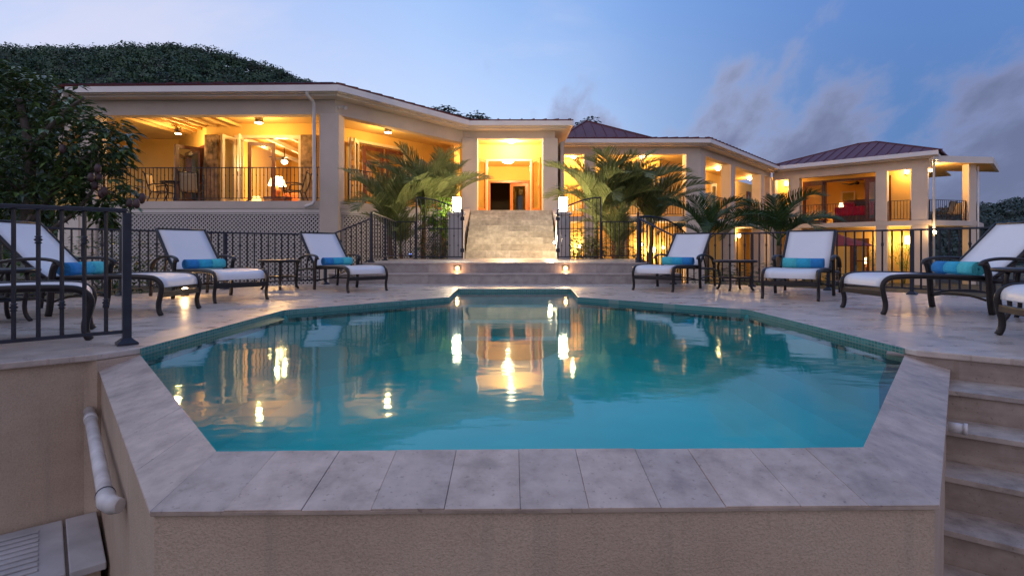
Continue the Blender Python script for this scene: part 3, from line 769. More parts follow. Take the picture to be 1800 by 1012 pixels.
MB().lathe([(.03, .0), (.028, .012)], (-2.72, 14.62, .515), 12).build('bulb', M['bluelamp'], q)

# ------------------------------------------------------------------ villa
V = [(-13.1, 16.55), (-5.3, 16.4), (-1.84, 20.8), (1.73, 20.8), (1.73, 24.1), (8.33, 24.1), (15.4, 32.3)]
villa = thing('villa', 'long cream villa with lit verandas, columns, white fascia and red metal roofs', 'house', (0, 20, 0))
PA, PB = (15.4, 32.3), (20.75, 27.05)
def part(m, name, mat, bevel=0): return m.build(name, mat, villa, bevel=bevel)
back = [(13.0, 40.0), (-18.4, 40.0), (-18.4, 22.0)]
inner_line = offs(V, .02)
part(MB().prism(V + back, 1.88, 2.1), 'floor_slab', M['house'])
part(MB().prism(offs(V, .06) + [(12.9, 39.9), (-18.3, 39.9), (-18.3, 22.0)], 2.1005, 2.106), 'floor_tiles', M['floor'])
part(MB().prism(offs(V, .10) + [(12.9, 39.8), (-18.2, 39.8), (-18.2, 22.0)], 5.03, 5.12), 'ceiling', M['ceil'])
segs = list(zip(range(6), range(1, 7)))
E = -.45
for (i, j) in segs:
    lo = 4.88 if i == 2 else (4.72 if i < 2 else 4.86)
    if i == 3: lo = 4.86
    a0, a1 = offs(V, .08), offs(V, .42)
    part(MB().prism([a0[i], a0[j], a1[j], a1[i]], lo, 5.165), 'beam', M['house'])
    b0, b1 = offs(V, E), offs(V, E + .13)
    part(MB().prism([b0[i], b0[j], b1[j], b1[i]], 5.22, 5.44), 'fascia', M['trim'])
    s0, s1 = offs(V, E + .13), offs(V, .43)
    part(MB().prism([s0[i], s0[j], s1[j], s1[i]], 5.168, 5.30), 'soffit', M['trim'])
    g0, g1 = offs(V, E - .09), offs(V, E - .002)
    part(MB().prism([g0[i], g0[j], g1[j], g1[i]], 5.245, 5.458), 'gutter', M['gutter'])
def column(parent, x0, x1, y0, y1, z0, z1, mat=None, bevel=.012, rot=None, name='column'):
    return MB().box(x0, x1, y0, y1, z0, z1).build(name, mat or M['house'], parent, bevel=bevel)
def orient_col(parent, c, d, w, dep, z0, z1, name='column'):
    """column with front centre c, along direction d, depth to the left of d"""
    d = Vector(d).normalized(); a = Vector(c) - d * w / 2; b = Vector(c) + d * w / 2
    return MB().wall(tuple(a), tuple(b), 0, dep, z0, z1).build(name, M['house'], parent, bevel=.012)
column(villa, -5.78, -5.20, 16.38, 16.96, -1.0, 4.717)
column(villa, -13.08, -12.6, 16.52, 17.0, -1.0, 4.717)
column(villa, -1.90, -1.32, 20.78, 21.4, 1.0, 4.877)
column(villa, 1.18, 1.75, 20.78, 21.4, 1.0, 4.877)
column(villa, 3.19, 3.68, 24.08, 24.6, -1.3, 4.857)
dB = Vector((V[6][0] - V[5][0], V[6][1] - V[5][1])).normalized()
MB().prism([(7.68, 24.08), (8.34, 24.08), (8.34 + dB.x * .5, 24.08 + dB.y * .5), (7.9 , 24.7), (7.68, 24.6)], -1.3, 4.857).build('column', M['house'], villa)
for px in (1289, 1341):
    c = on_line(px, V[5], V[6]); orient_col(villa, c, dB, .62, .5, -1.3, 4.857)
orient_col(villa, (V[6][0] - dB.x * .3, V[6][1] - dB.y * .3), dB, .5, .5, -1.3, 4.857)
# roofs with standing seams
def roof_plane(poly, parent, seams=.45, name='roof'):
    """poly starts with its eave edge"""
    m = MB(); m.slab(poly, .05)
    P = [Vector(p) for p in poly]; u = (P[1] - P[0]).normalized(); nrm = (P[1] - P[0]).cross(P[-1] - P[0]).normalized()
    if nrm.z < 0: nrm = -nrm
    v = nrm.cross(u); 
    if v.z < 0: v = -v
    uv = [((p - P[0]).dot(u), (p - P[0]).dot(v)) for p in P]
    umin, umax = min(a for a, _ in uv), max(a for a, _ in uv)
    k = umin + seams * .5
    while k < umax:
        ys_ = []
        for i in range(len(uv)):
            (a0, b0), (a1, b1) = uv[i], uv[(i + 1) % len(uv)]
            if (a0 - k) * (a1 - k) < 0: ys_.append(b0 + (b1 - b0) * (k - a0) / (a1 - a0))
        if len(ys_) == 2:
            y0, y1 = sorted(ys_); p = P[0] + u * k + v * y0 + nrm * .018; q = P[0] + u * k + v * (y1 - .02) + nrm * .018
            if y1 - y0 > .2: m.beam(p, q, .028, .036, nrm)
        k += seams
    return m.build(name, M['roof'], parent)
ev = offs(V, E - .1); ZE = 5.462
def rp(d, sl): return [(x, y, ZE + sl * (d + abs(E - .1))) for x, y in offs(V, d)]
r1 = rp(5.2, .308)
roof_plane([(ev[0][0] - .3, ev[0][1], ZE), (ev[1][0], ev[1][1], ZE), r1[1], (-11.2, r1[0][1], r1[0][2])], villa)
roof_plane([(ev[1][0], ev[1][1], ZE), (ev[2][0], ev[2][1], ZE), (-3.6, 26.4, 7.29), r1[1]], villa)
roof_plane([(-19.0, 22.0, ZE), (ev[0][0] - .3, ev[0][1], ZE), (-11.2, r1[0][1], r1[0][2]), (-15.0, 25.5, r1[0][2])], villa)
roof_plane([(-2.1, ev[2][1], ZE), (ev[3][0], ev[3][1], ZE), (1.8, 24.0, 6.30), (-1.6, 24.0, 6.30)], villa)
roof_plane([(ev[4][0] - .3, ev[4][1], ZE), (ev[5][0], ev[5][1], ZE), (7.6, 26.6, 6.02), (2.0, 26.6, 6.02)], villa)
roof_plane([(ev[5][0], ev[5][1], ZE), (ev[6][0], ev[6][1], ZE), (13.0, 34.2, 6.15), (7.6, 26.6, 6.02)], villa)
ap = (3.95, 29.0, .65 + 226 / F * 29.0)
qa, qb, qc, qd = (1.9, 26.0, 5.75), (7.5, 26.0, 5.75), (7.5, 32, 5.75), (.4, 32, 5.75)
roof_plane([qa, qb, ap], villa, .5); roof_plane([qb, qc, ap], villa, .5); roof_plane([qd, qa, ap], villa, .5)
for a_ in (qa, qb): 
    m = MB(); m.beam(a_, ap, .14, .05); m.build('ridge_cap', M['roof'], villa)
# small red cap behind the left roof
roof_plane([(-3.0, 27.2, 6.9), (-1.2, 27.2, 6.9), (-1.7, 29.5, 7.5), (-2.6, 29.5, 7.5)], villa)
# trim under slab + lattice
for i, j in ((0, 1), (1, 2)):
    part(MB().wall(V[i], V[j], .03, .10, 1.76, 1.879), 'trim_board', M['trim'])
def lattice(a, b, z0, z1, sp=.088):
    m = MB(); Lg = math.hypot(b[0] - a[0], b[1] - a[1]); H = z1 - z0; ux, uy = (b[0] - a[0]) / Lg, (b[1] - a[1]) / Lg; nx, ny = -uy, ux
    st = sp * math.sqrt(2)
    for s_, off in ((1, .05), (-1, .064)):
        c = -H if s_ > 0 else 0
        while c < Lg + (0 if s_ > 0 else H):
            # line u = c + s*z  , z in 0..H
            zlo, zhi = 0, H
            if s_ > 0: zlo = max(0, -c); zhi = min(H, Lg - c)
            else: zlo = max(0, c - Lg); zhi = min(H, c)
            if zhi - zlo > .05:
                p = (a[0] + ux * (c + s_ * zlo) + nx * off, a[1] + uy * (c + s_ * zlo) + ny * off, z0 + zlo)
                q = (a[0] + ux * (c + s_ * zhi) + nx * off, a[1] + uy * (c + s_ * zhi) + ny * off, z0 + zhi)
                m.beam(p, q, .012, .047, (nx, ny, 0)) if False else m.beam(p, q, .037, .012, (nx, ny, 0))
            c += st
    o = m.build('lattice_panel', M['lattice'], villa)
    f = MB(); f.wall(a, b, .035, .085, z0 - .02, z0 + .06); f.wall(a, b, .035, .085, z1 - .05, z1 + .004)
    f.build('lattice_frame', M['lattice'], villa); return o
lattice((-12.58, 16.56), (-5.8, 16.42), -.5, 1.75)
dD = Vector((V[2][0] - V[1][0], V[2][1] - V[1][1])).normalized()
lattice((V[1][0] + dD.x * .18, V[1][1] + dD.y * .18), V[2], -.5, 1.75)
part(MB().wall((-12.9, 18.6), (-2.0, 22.5), 0, .1, -1.0, 1.875), 'crawl_space_shade_sheet', M['dark'])  # dark sheet behind the lattice, the crawl space's shade put into its colour
# downpipe
m = MB(); xd, yd = -5.92, 16.27
m.tube(spline([(xd - .07, 15.95, 5.32), (xd - .07, 15.98, 5.16), (xd + .02, 16.2, 5.02), (xd + .02, 16.28, 4.85)], 3) + [Vector((xd + .02, 16.3, 3)), Vector((xd + .02, 16.3, 2.1)), Vector((xd - .02, 16.28, 2.0)), Vector((xd - .2, 16.26, 1.93)), Vector((xd - .24, 16.26, 1.9))], .052, 12)
part(m, 'downpipe', M['white'])
fl = on_line(603, offs(V, .08)[1], offs(V, .08)[2])
q = thing('flood_light', 'small twin headed flood light on the beam right of the corner column', 'light', (fl[0], fl[1], 4.98))
MB().box(fl[0] - .05, fl[0] + .05, fl[1] - .05, fl[1] + .03, 4.95, 5.03).build('bracket', M['white'], q)
for sx in (-1, 1): MB().tube([(fl[0] + sx * .06, fl[1] - .05, 4.99), (fl[0] + sx * .13, fl[1] - .16, 4.92)], [.03, .055], 12).build('lamp_head', M['white'], q)
# ---- veranda inner walls
H = 5.035
Wl = offs(V, 2.6)
K = Wl[1]                               # inner corner of the left wing
yb = K[1]
def px_at(px, y): return (px - X0) / F * y
xo0, xo1 = px_at(425, yb), px_at(533, yb)
def wallpart(a, b, w0, w1, z0, z1, mat=None, name='wall'): return part(MB().wall(a, b, w0, w1, z0, z1), name, mat or M['inner'])
xs0, xs1 = px_at(362, yb), px_at(386, yb)
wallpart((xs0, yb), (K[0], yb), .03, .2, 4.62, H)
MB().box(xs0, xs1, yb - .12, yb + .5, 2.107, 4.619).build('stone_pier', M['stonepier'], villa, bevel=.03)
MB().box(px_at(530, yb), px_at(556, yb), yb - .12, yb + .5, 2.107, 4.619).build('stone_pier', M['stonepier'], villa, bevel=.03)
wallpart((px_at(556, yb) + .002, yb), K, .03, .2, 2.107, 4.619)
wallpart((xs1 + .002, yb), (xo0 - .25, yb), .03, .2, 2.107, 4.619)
# door frame round the big opening
def door_frame(parent, a, b, z0, z1, mat, w=.09, dep=(.0, .2), name='door_frame'):
    d = Vector((b[0] - a[0], b[1] - a[1])); l = d.length; d /= l
    A = (a[0] + d.x * w, a[1] + d.y * w); B = (b[0] - d.x * w, b[1] - d.y * w)
    m = MB(); m.wall(a, A, dep[0] - .02, dep[1] + .02, z0, z1); m.wall(B, b, dep[0] - .02, dep[1] + .02, z0, z1); m.wall(A, B, dep[0] - .02, dep[1] + .02, z1 - w, z1)
    return m.build(name, mat, parent)
def door_leaf(parent, hinge, ang, width, z0, z1, mat, thick=.05, stile=.12, muntin=False, name='door'):
    """leaf from hinge along plan angle ang; frame mesh with a glass pane and a handle as children"""
    d = (math.cos(ang), math.sin(ang)); n = (-d[1], d[0])
    def pt(u, w): return (hinge[0] + d[0] * u + n[0] * w, hinge[1] + d[1] * u + n[1] * w)
    m = MB(); t = thick / 2
    def bar(u0, u1, za, zb): m.prism([pt(u0, -t), pt(u1, -t), pt(u1, t), pt(u0, t)], za, zb)
    bar(0, stile, z0, z1); bar(width - stile, width, z0, z1); bar(stile, width - stile, z1 - stile, z1); bar(stile, width - stile, z0, z0 + .22)
    if muntin: bar(stile, width - stile, (z0 + z1) / 2 - .03, (z0 + z1) / 2 + .03)
    o = m.build(name, mat, parent)
    g = MB(); t2 = .006; g.prism([pt(stile, -t2), pt(width - stile, -t2), pt(width - stile, t2), pt(stile, t2)], z0 + .22, z1 - stile); g.build('pane', M['glass'], o)
    h = MB(); hp = pt(width - stile / 2, -t - .03); h.lathe([(.012, -.08), (.014, 0), (.012, .08)], (hp[0], hp[1], z0 + 1.05), 8); h.build('handle', M['chrome'], o)
    return o
door_frame(villa, (xo0 - .248, yb), (px_at(530, yb) - .003, yb), 2.107, 4.617, M['creamdoor'], .10)
def leaf_between(px0, y0, px1, y1, z0, z1, mat, stile=.12):
    a, b = (px_at(px0, y0), y0), (px_at(px1, y1), y1)
    return door_leaf(villa, a, math.atan2(b[1] - a[1], b[0] - a[0]), math.hypot(b[0] - a[0], b[1] - a[1]), z0, z1, mat, stile=stile)
leaf_between(414, yb - .05, 390, yb - .78, 2.12, 4.5, M['creamdoor'], .13)
leaf_between(427, yb - .05, 421, yb - .80, 2.12, 4.5, M['creamdoor'], .13)
door_leaf(villa, (xo0 + .05, yb + .32), R(22), .9, 2.12, 4.45, M['wood'])
# angled wall left of the stone pier
S0 = (xs0 - .001, yb + .1); S1 = (xs0 - 2.6, yb + 2.7)
wallpart(S1, S0, .0, .18, 4.35, H)
wallpart(S1, lerp(S1, S0, .25), 0, .18, 2.107, 4.349)
door_frame(villa, lerp(S1, S0, .25), lerp(S1, S0, .98), 2.107, 4.347, M['wood'], .12, (0, .18))
hp_ = lerp(S1, S0, .28); door_leaf(villa, (hp_[0] - .0, hp_[1] - .1), R(-75), 1.0, 2.12, 4.2, M['wood'])
hp_ = lerp(S1, S0, .95); door_leaf(villa, (hp_[0] - .08, hp_[1] - .06), R(-125), .9, 2.12, 4.2, M['wood'])
wallpart((-18.2, yb + 2.75), (S1[0] - .002, yb + 2.75), 0, .15, 2.107, H)
part(MB().wall((-18.6, 21.8), (-13.4, 16.3), .0, .13, 5.22, 5.44), 'fascia', M['trim'])
part(MB().wall((-18.3, 22.0), (-13.2, 16.62), .0, .3, 4.72, 5.165), 'beam', M['house'])
part(MB().wall((-18.3, 22.0), (-13.2, 16.62), .0, .25, -1.0, 1.875), 'side_wall', M['house'])
# rafters over the left veranda
for k in range(8):
    x = -12.4 + k * .42
    m = MB(); m.beam((x, 16.95, 4.86), (x, yb + 1.6, 4.99), .07, .09); part(m, 'rafter', M['ceil'])
# diagonal wing inner wall with French doors
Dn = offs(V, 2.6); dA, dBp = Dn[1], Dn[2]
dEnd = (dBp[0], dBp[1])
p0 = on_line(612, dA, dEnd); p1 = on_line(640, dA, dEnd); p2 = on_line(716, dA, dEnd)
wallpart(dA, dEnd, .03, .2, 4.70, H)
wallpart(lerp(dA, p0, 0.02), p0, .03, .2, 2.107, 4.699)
wallpart(p2, dEnd, .03, .2, 2.107, 4.699)
MB().wall(lerp(dA, p0, .15), lerp(dA, p0, .55), -.06, .028, 2.107, 4.69).build('stone_pier', M['stonepier'], villa)
door_frame(villa, p0, p2, 2.107, 4.697, M['creamdoor'], .10, (.03, .2))
mid = lerp(p1, p2, .5); dl = math.hypot(p2[0] - p1[0], p2[1] - p1[1]); an = math.atan2(p2[1] - p1[1], p2[0] - p1[0])
door_leaf(villa, (p1[0] - .1, p1[1] + .15), an, dl / 2 - .08, 2.12, 4.55, M['wood'], stile=.15)
door_leaf(villa, (mid[0] - .07, mid[1] + .13), an, dl / 2 - .04, 2.12, 4.55, M['wood'], stile=.15)
door_leaf(villa, (p0[0] + .05, p0[1] - .05), R(-70), .85, 2.12, 4.55, M['creamdoor'])
door_leaf(villa, (p0[0] + .35, p0[1] + .1), R(-85), .8, 2.12, 4.55, M['creamdoor'])
# living room
wallpart((-10.9, 27.0), (dEnd[0], 27.0), 0, .15, 2.107, H)
wallpart((-10.9, yb + .6), (-10.9, 27.0), 0, .15, 2.107, H)
for k in range(5):
    m = MB(); x = -10.4 + k * .95; m.beam((x, yb + .5, 4.95), (x + .9, 26.9, 4.55), .10, .14); part(m, 'rafter', M['trim'])
# vestibule and hall
YV, YH = 22.9, 29.0
vl, vr = px_at(854, YV), px_at(935, YV)
wallpart((-1.9, 21.41), (-1.9, YV), 0, .15, 2.107, H); wallpart((1.62, YV), (1.62, 21.41), -.15, 0, 2.107, H)
wallpart((-1.9, YV), (1.62, YV), .0, .18, 4.42, H)
wallpart((-1.9, YV), (vl, YV), 0, .18, 2.107, 4.419); wallpart((vr, YV), (1.62, YV), 0, .18, 2.107, 4.419)
door_frame(villa, (vl, YV), (vr, YV), 2.107, 4.417, M['creamdoor'], .07, (0, .18))
door_leaf(villa, (vr + .0, YV - .06), R(-68), .85, 2.12, 4.36, M['brightwood'])
door_leaf(villa, (vl - .0, YV - .06), R(-112), .85, 2.12, 4.36, M['brightwood'])
wallpart((-2.6, YV + .182), (-2.6, YH), -.15, 0, 2.107, H); wallpart((1.6, YH), (1.6, YV + .182), -.15, 0, 2.107, H)
wallpart((1.905, 24.6), (1.905, 21.42), 0.0, .14, 2.107, 4.87, M['house'])
hl, hr = px_at(858, YH), px_at(933, YH)
wallpart((-2.6, YH), (1.75, YH), 0, .18, 4.30, H); wallpart((-2.6, YH), (hl, YH), 0, .18, 2.107, 4.299); wallpart((hr, YH), (1.75, YH), 0, .18, 2.107, 4.299)
door_frame(villa, (hl, YH), (hr, YH), 2.107, 4.297, M['brightwood'], .12, (0, .18))
door_leaf(villa, (hr - .12, YH + .06), R(168), 1.0, 2.12, 4.17, M['brightwood'], stile=.16)
door_leaf(villa, (hr + .05, YH - .04), R(-80), 1.0, 2.12, 4.17, M['brightwood'], stile=.12)
door_leaf(villa, (hl - .05, YH - .04), R(-100), 1.0, 2.12, 4.17, M['brightwood'], stile=.12)
wallpart((-2.6, 34), (2.6, 34), 0, .15, 2.107, H, M['dark']); wallpart((-2.6, YH + .2), (-2.6, 34), -.1, 0, 2.107, H, M['inner']); wallpart((2.6, 34), (2.6, YH + .2), -.1, 0, 2.107, H, M['inner'])  # far wall coloured near black to stand for an unlit room
# gallery walls
Gi = offs(V, 2.5); ga = (1.9, 26.6); gk = Gi[5]; gb = Gi[6]
wallpart(ga, gk, 0, .18, 2.107, H)
gb = (gb[0] + dB.x * 5.2, gb[1] + dB.y * 5.2)
wallpart(gk, gb, 0, .18, 2.107, H)
wallpart((1.905, 26.6), (1.905, 24.61), 0, .14, 2.107, H)
for px0, px1, A, B, mt in ((1166, 1204, ga, gk, 'creamdoor'), (1248, 1258, gk, gb, 'creamdoor'), (1312, 1318, gk, gb, 'wood'), (1326, 1331, gk, gb, 'wood')):
    a, b = on_line(px0, A, B), on_line(px1, A, B)
    if px0 == 1166: a, b = (gk[0] - 1.75, gk[1]), (gk[0] - .25, gk[1])
    dd = Vector((b[0] - a[0], b[1] - a[1])); l = dd.length; aa = math.atan2(dd.y, dd.x); nn = Vector((dd.y, -dd.x)).normalized() * .05
    door_frame(villa, (a[0], a[1]), (b[0], b[1]), 2.107, 4.5, M[mt], .08, (-.05, -.0), 'door_frame')
    door_leaf(villa, (a[0] + nn.x + dd.x / l * .08, a[1] + nn.y + dd.y / l * .08), aa, l - .16, 2.12, 4.41, M[mt], stile=.1)
# lower storey under the galleries
lw = offs(V, 1.5)
wallpart((1.9, lw[4][1]), lw[5], 0, .2, -1.3, 1.875); lw[6] = (lw[6][0] + dB.x * 4, lw[6][1] + dB.y * 4); wallpart(lw[5], lw[6], 0, .2, -1.3, 1.875)
part(MB().box(1.74, 1.9, 21.5, 26, -1.3, 1.875), 'wall', M['house'])
ar0 = on_line(1340, lw[5], lw[6])
for px0, px1 in ((1075, 1105), (1330, 1350), (1375, 1395)):
    a, b = on_line(px0, lw[5] if px0 > 1200 else (1.9, lw[4][1]), lw[6] if px0 > 1200 else lw[5]), on_line(px1, lw[5] if px0 > 1200 else (1.9, lw[4][1]), lw[6] if px0 > 1200 else lw[5])
    dd = Vector((b[0] - a[0], b[1] - a[1])); aa = math.atan2(dd.y, dd.x); nn = Vector((dd.y, -dd.x)).normalized() * .04
    door_leaf(villa, (a[0] + nn.x, a[1] + nn.y), aa, dd.length, -1.1, 1.2, M['wood'])
villa['label'] = 'long cream villa with lit verandas, white fascia, lattice base and dark red roofs'

# ---- balcony railings of the villa
BG = 'thin iron balcony railings on the house'
def hand(name, label, pts, h=1.05, sp=.118, pe=2.0): return railing('balcony_railing', label, 'railing', pts, h, sp, pe, BG, .10, (True, True), .04)
va = offs(V, .25)
hand('', 'dark balcony railing along the front of the left veranda', [(-12.55, va[0][1], 2.107), (-5.82, va[1][1] + .02, 2.107)])
q0 = (va[1][0] + dD.x * .5, va[1][1] + dD.y * .5); hand('', 'dark balcony railing on the veranda behind the left palms', [(q0[0], q0[1], 2.107), (va[2][0] - dD.x * .3, va[2][1] - dD.y * .3, 2.107)])
hand('', 'dark balcony railing behind the right palms, left of the corner column', [(3.72, 24.35, 2.107), (7.64, 24.35, 2.107)])
hand('', 'dark balcony railing between the entrance and the first gallery column', [(1.95, 24.35, 2.107), (3.15, 24.35, 2.107)])
cs = [(8.34 + dB.x * .55, 24.08 + dB.y * .55), on_line(1289, V[5], V[6]), on_line(1341, V[5], V[6])]
nB = Vector((-dB.y, dB.x)) * .22
for i, lab in ((0, 'dark balcony railing right of the gallery corner column'), (1, 'dark balcony railing of the second receding gallery bay')):
    a, b = cs[i], cs[i + 1]; a = (a[0] + nB.x + (dB.x * .36 if i else 0), a[1] + nB.y + (dB.y * .36 if i else 0)); b = (b[0] + nB.x - dB.x * .36, b[1] + nB.y - dB.y * .36)
    hand('', lab, [(a[0], a[1], 2.107), (b[0], b[1], 2.107)])

# ------------------------------------------------------------------ pavilion
pav = thing('pavilion', 'two storey cream pavilion with hipped red roof and corner terrace', 'house', (18, 30, -1.2))
dP = Vector((PB[0] - PA[0], PB[1] - PA[1])).normalized(); nP = Vector((-dP.y, dP.x))
def pp_(px, off=0.0):
    a = (PA[0] + nP.x * off, PA[1] + nP.y * off); b = (PB[0] + nP.x * off, PB[1] + nP.y * off); return on_line(px, a, b)
def ofp(p, d): return (p[0] + nP.x * d, p[1] + nP.y * d)
def ppart(m, name, mat, bevel=0): return m.build(name, mat, pav, bevel=bevel)
ppart(MB().prism([PA, PB, ofp(PB, 8), ofp(PA, 8)], 1.86, 2.1), 'floor_slab', M['house'])
ppart(MB().prism([ofp(PA, .05), ofp(PB, .05), ofp(PB, 7.9), ofp(PA, 7.9)], 2.1005, 2.106), 'floor_tiles', M['floor'])
ppart(MB().prism([ofp(PA, .4), ofp(PB, .4), ofp(PB, 7.9), ofp(PA, 7.9)], 5.03, 5.1), 'ceiling', M['ceil'])
ppart(MB().wall(PA, PB, .05, .4, 4.72, 5.165), 'beam', M['house'])
PA2 = (PA[0] - dP.x * -.1, PA[1] - dP.y * -.1); PB2 = (PB[0] + dP.x * .35, PB[1] + dP.y * .35)
ppart(MB().wall(PA2, PB2, -.45, -.32, 5.22, 5.44), 'fascia', M['trim'])
ppart(MB().wall(PA2, PB2, -.319, .41, 5.168, 5.30), 'soffit', M['trim'])
ppart(MB().wall(PA2, PB2, -.54, -.452, 5.245, 5.458), 'gutter', M['gutter'])
pr_e0 = ofp((PA[0] - dP.x * .3, PA[1] - dP.y * .3), -.5); pr_e1 = ofp((PB[0] + dP.x * .45, PB[1] + dP.y * .45), -.5)
apx = (20.75, 31.9, .65 + 187 / F * 31.9)
e0, e1 = (*pr_e0, 5.462), (*pr_e1, 5.462); e2, e3 = (*ofp(pr_e1, 8.6), 5.462), (*ofp(pr_e0, 8.6), 5.462)
apl = (apx[0] - dP.x * .5, apx[1] - dP.y * .5, apx[2]); apr = (apx[0] + dP.x * .5, apx[1] + dP.y * .5, apx[2])
roof_plane([e0, e1, apr, apl], pav, .48); roof_plane([e1, e2, apr], pav, .48); roof_plane([e3, e0, apl], pav, .48)
for a_, b_ in ((e0, apl), (e1, apr), (apl, apr)):
    m = MB(); m.beam(a_, b_, .16, .06); m.build('ridge_cap', M['roof'], pav)
colpx = [(1352, 1362), (1386, 1405), (1539, 1559), (1602, 1630)]
for a_, b_ in colpx:
    A, B = pp_(a_, .02), pp_(b_, .02)
    m = MB(); m.wall(A, B, .0, .5, 2.107, 4.717); m.build('column', M['house'], pav, bevel=.012)
    m = MB(); m.wall(A, B, .0, .5, -1.3, 1.858); m.build('column', M['house'], pav, bevel=.012)
BW = 1.1
def seg(px0, px1, z0, z1, mat=None, off=BW, th=.18, name='wall'):
    ppart(MB().wall(pp_(px0, off), pp_(px1, off), 0, th, z0, z1), name, mat or M['inner'])
seg(1340, 1411, 2.107, H); seg(1542, 1600.5, 2.107, H); seg(1411.2, 1541.8, 4.6, H)
a_, b_ = pp_(1411.2, BW), pp_(1541.8, BW)
door_frame(pav, a_, b_, 2.107, 4.597, M['wood'], .12, (0, .18))
aP = math.atan2(dP.y, dP.x)
door_leaf(pav, ofp(pp_(1412, BW), -.06), aP, 1.25, 2.12, 4.5, M['wood'], stile=.17)
door_leaf(pav, ofp(pp_(1446, BW), -.06), aP - R(75), .9, 2.12, 4.5, M['wood'], stile=.12)
door_leaf(pav, ofp(pp_(1521, BW), -.06), aP + R(4), .75, 2.12, 4.5, M['wood'], stile=.2)
# bedroom box
ra, rb = pp_(1400, BW + .2), pp_(1600, BW + .2)
ppart(MB().wall(ofp(pp_(1380, BW), 4.6), ofp(pp_(1560, BW), 4.6), 0, .15, 2.107, H), 'wall', M['inner'])
l0 = pp_(1405, BW + .19); ppart(MB().wall(l0, ofp(l0, 4.4), 0, .12, 2.107, H), 'wall', M['inner'])
l1 = pp_(1560, BW + .19); ppart(MB().wall(l1, ofp(l1, 4.4), -.12, 0, 2.107, H), 'wall', M['inner'])
# lower storey
def lseg(px0, px1, z0, z1, mat=None, off=1.5, th=.18): ppart(MB().wall(pp_(px0, off), pp_(px1, off), 0, th, z0, z1), 'wall', mat or M['inner'])
lseg(1330, 1494, -1.3, 1.858); lseg(1528, 1600.5, -1.3, 1.858); lseg(1494.2, 1527.8, 1.25, 1.858)
door_frame(pav, pp_(1494.2, 1.5), pp_(1527.8, 1.5), -1.15, 1.247, M['wood'], .12, (0, .18))
door_leaf(pav, ofp(pp_(1497, 1.5), .06), aP, .95, -1.12, 1.12, M['wood'], stile=.12, muntin=True)
seg(1560, 1566, 2.107, 4.6, M['wood'], BW - .05, .045, 'door_edge')
ppart(MB().wall(ofp(pp_(1480, 1.5), 3.4), ofp(pp_(1545, 1.5), 3.4), 0, .1, -1.3, 1.858), 'wall', M['inner'])
ew = pp_(1601, BW + .181); ew2 = (ew[0] + .585 * 5, ew[1] + .811 * 5)
ppart(MB().wall(ew, ew2, 0, .2, 2.107, 5.03), 'end_wall', M['inner'])
ew = pp_(1601, 1.5 + .181); ew2 = (ew[0] + .585 * 5, ew[1] + .811 * 5)
ppart(MB().wall(ew, ew2, 0, .2, -1.3, 1.858), 'end_wall', M['inner'])
# terrace
T = (23.75, 27.9)
PBr = (PB[0] + .003, PB[1])
ppart(MB().prism([PBr, T, ofp(T, 4.2), ofp(PBr, 4.2)], 1.84, 2.098), 'terrace_slab', M['house'])
TT = (T[0] + .55, T[1] - .2); TB = (PB[0] + .05, PB[1] + .25)
ppart(MB().prism([TB, TT, ofp(TT, 4.4), ofp(TB, 4.4)], 5.0, 5.10), 'terrace_ceiling', M['ceil'])
ppart(MB().wall((TB[0] - .1, TB[1] - .1), (TT[0], TT[1]), -.12, .02, 4.98, 5.30), 'terrace_fascia', M['trim'])
ppart(MB().wall((T[0] + .5, T[1] - .2), ofp((T[0] + .5, T[1] - .2), 4.3), -.14, 0.0, 4.98, 5.28), 'terrace_fascia', M['trim'])
ppart(MB().prism([TB, TT, ofp(TT, 4.4), ofp(TB, 4.4)], 5.101, 5.2), 'terrace_roof', M['roof'])
for z0, z1 in ((2.1, 4.999), (-1.3, 1.839)):
    m = MB(); m.box(T[0] - .42, T[0] - .05, T[1] - .02, T[1] + .4, z0, z1); m.build('column', M['house'], pav, bevel=.012)
m = MB(); m.tube([(T[0] + .08, T[1] + .03, 4.9), (T[0] + .08, T[1] + .03, -1.2)], .05, 10); m.build('downpipe', M['white'], pav)
m = MB(); m.tube([(PB[0] + .1, PB[1] - .12, 5.2), (PB[0] + .07, PB[1] - .1, 4.9), (PB[0] + .07, PB[1] - .1, -1.2)], .05, 10); m.build('downpipe', M['white'], pav)
MB().box(PB[0] - .18, PB[0] + .16, PB[1] - .42, PB[1] - .14, 5.02, 5.2).build('rain_head', M['white'], pav, bevel=.01)
def prl(px0, px1, lab):
    a, b = pp_(px0, .2), pp_(px1, .2); hand('', lab, [(a[0], a[1], 2.107), (b[0], b[1], 2.107)], 1.05, .14)
prl(1407, 1537, 'dark balcony railing in front of the red bed'); prl(1561, 1600, 'dark balcony railing in the narrow bay right of the bedroom'); prl(1364, 1384, 'dark balcony railing in the narrow bay left of the bedroom')
hand('', 'dark balcony railing round the corner terrace', [(PB[0] + .2, PB[1] + .35, 2.1), (T[0] - .45, T[1] + .15, 2.1)], 1.05, .14)

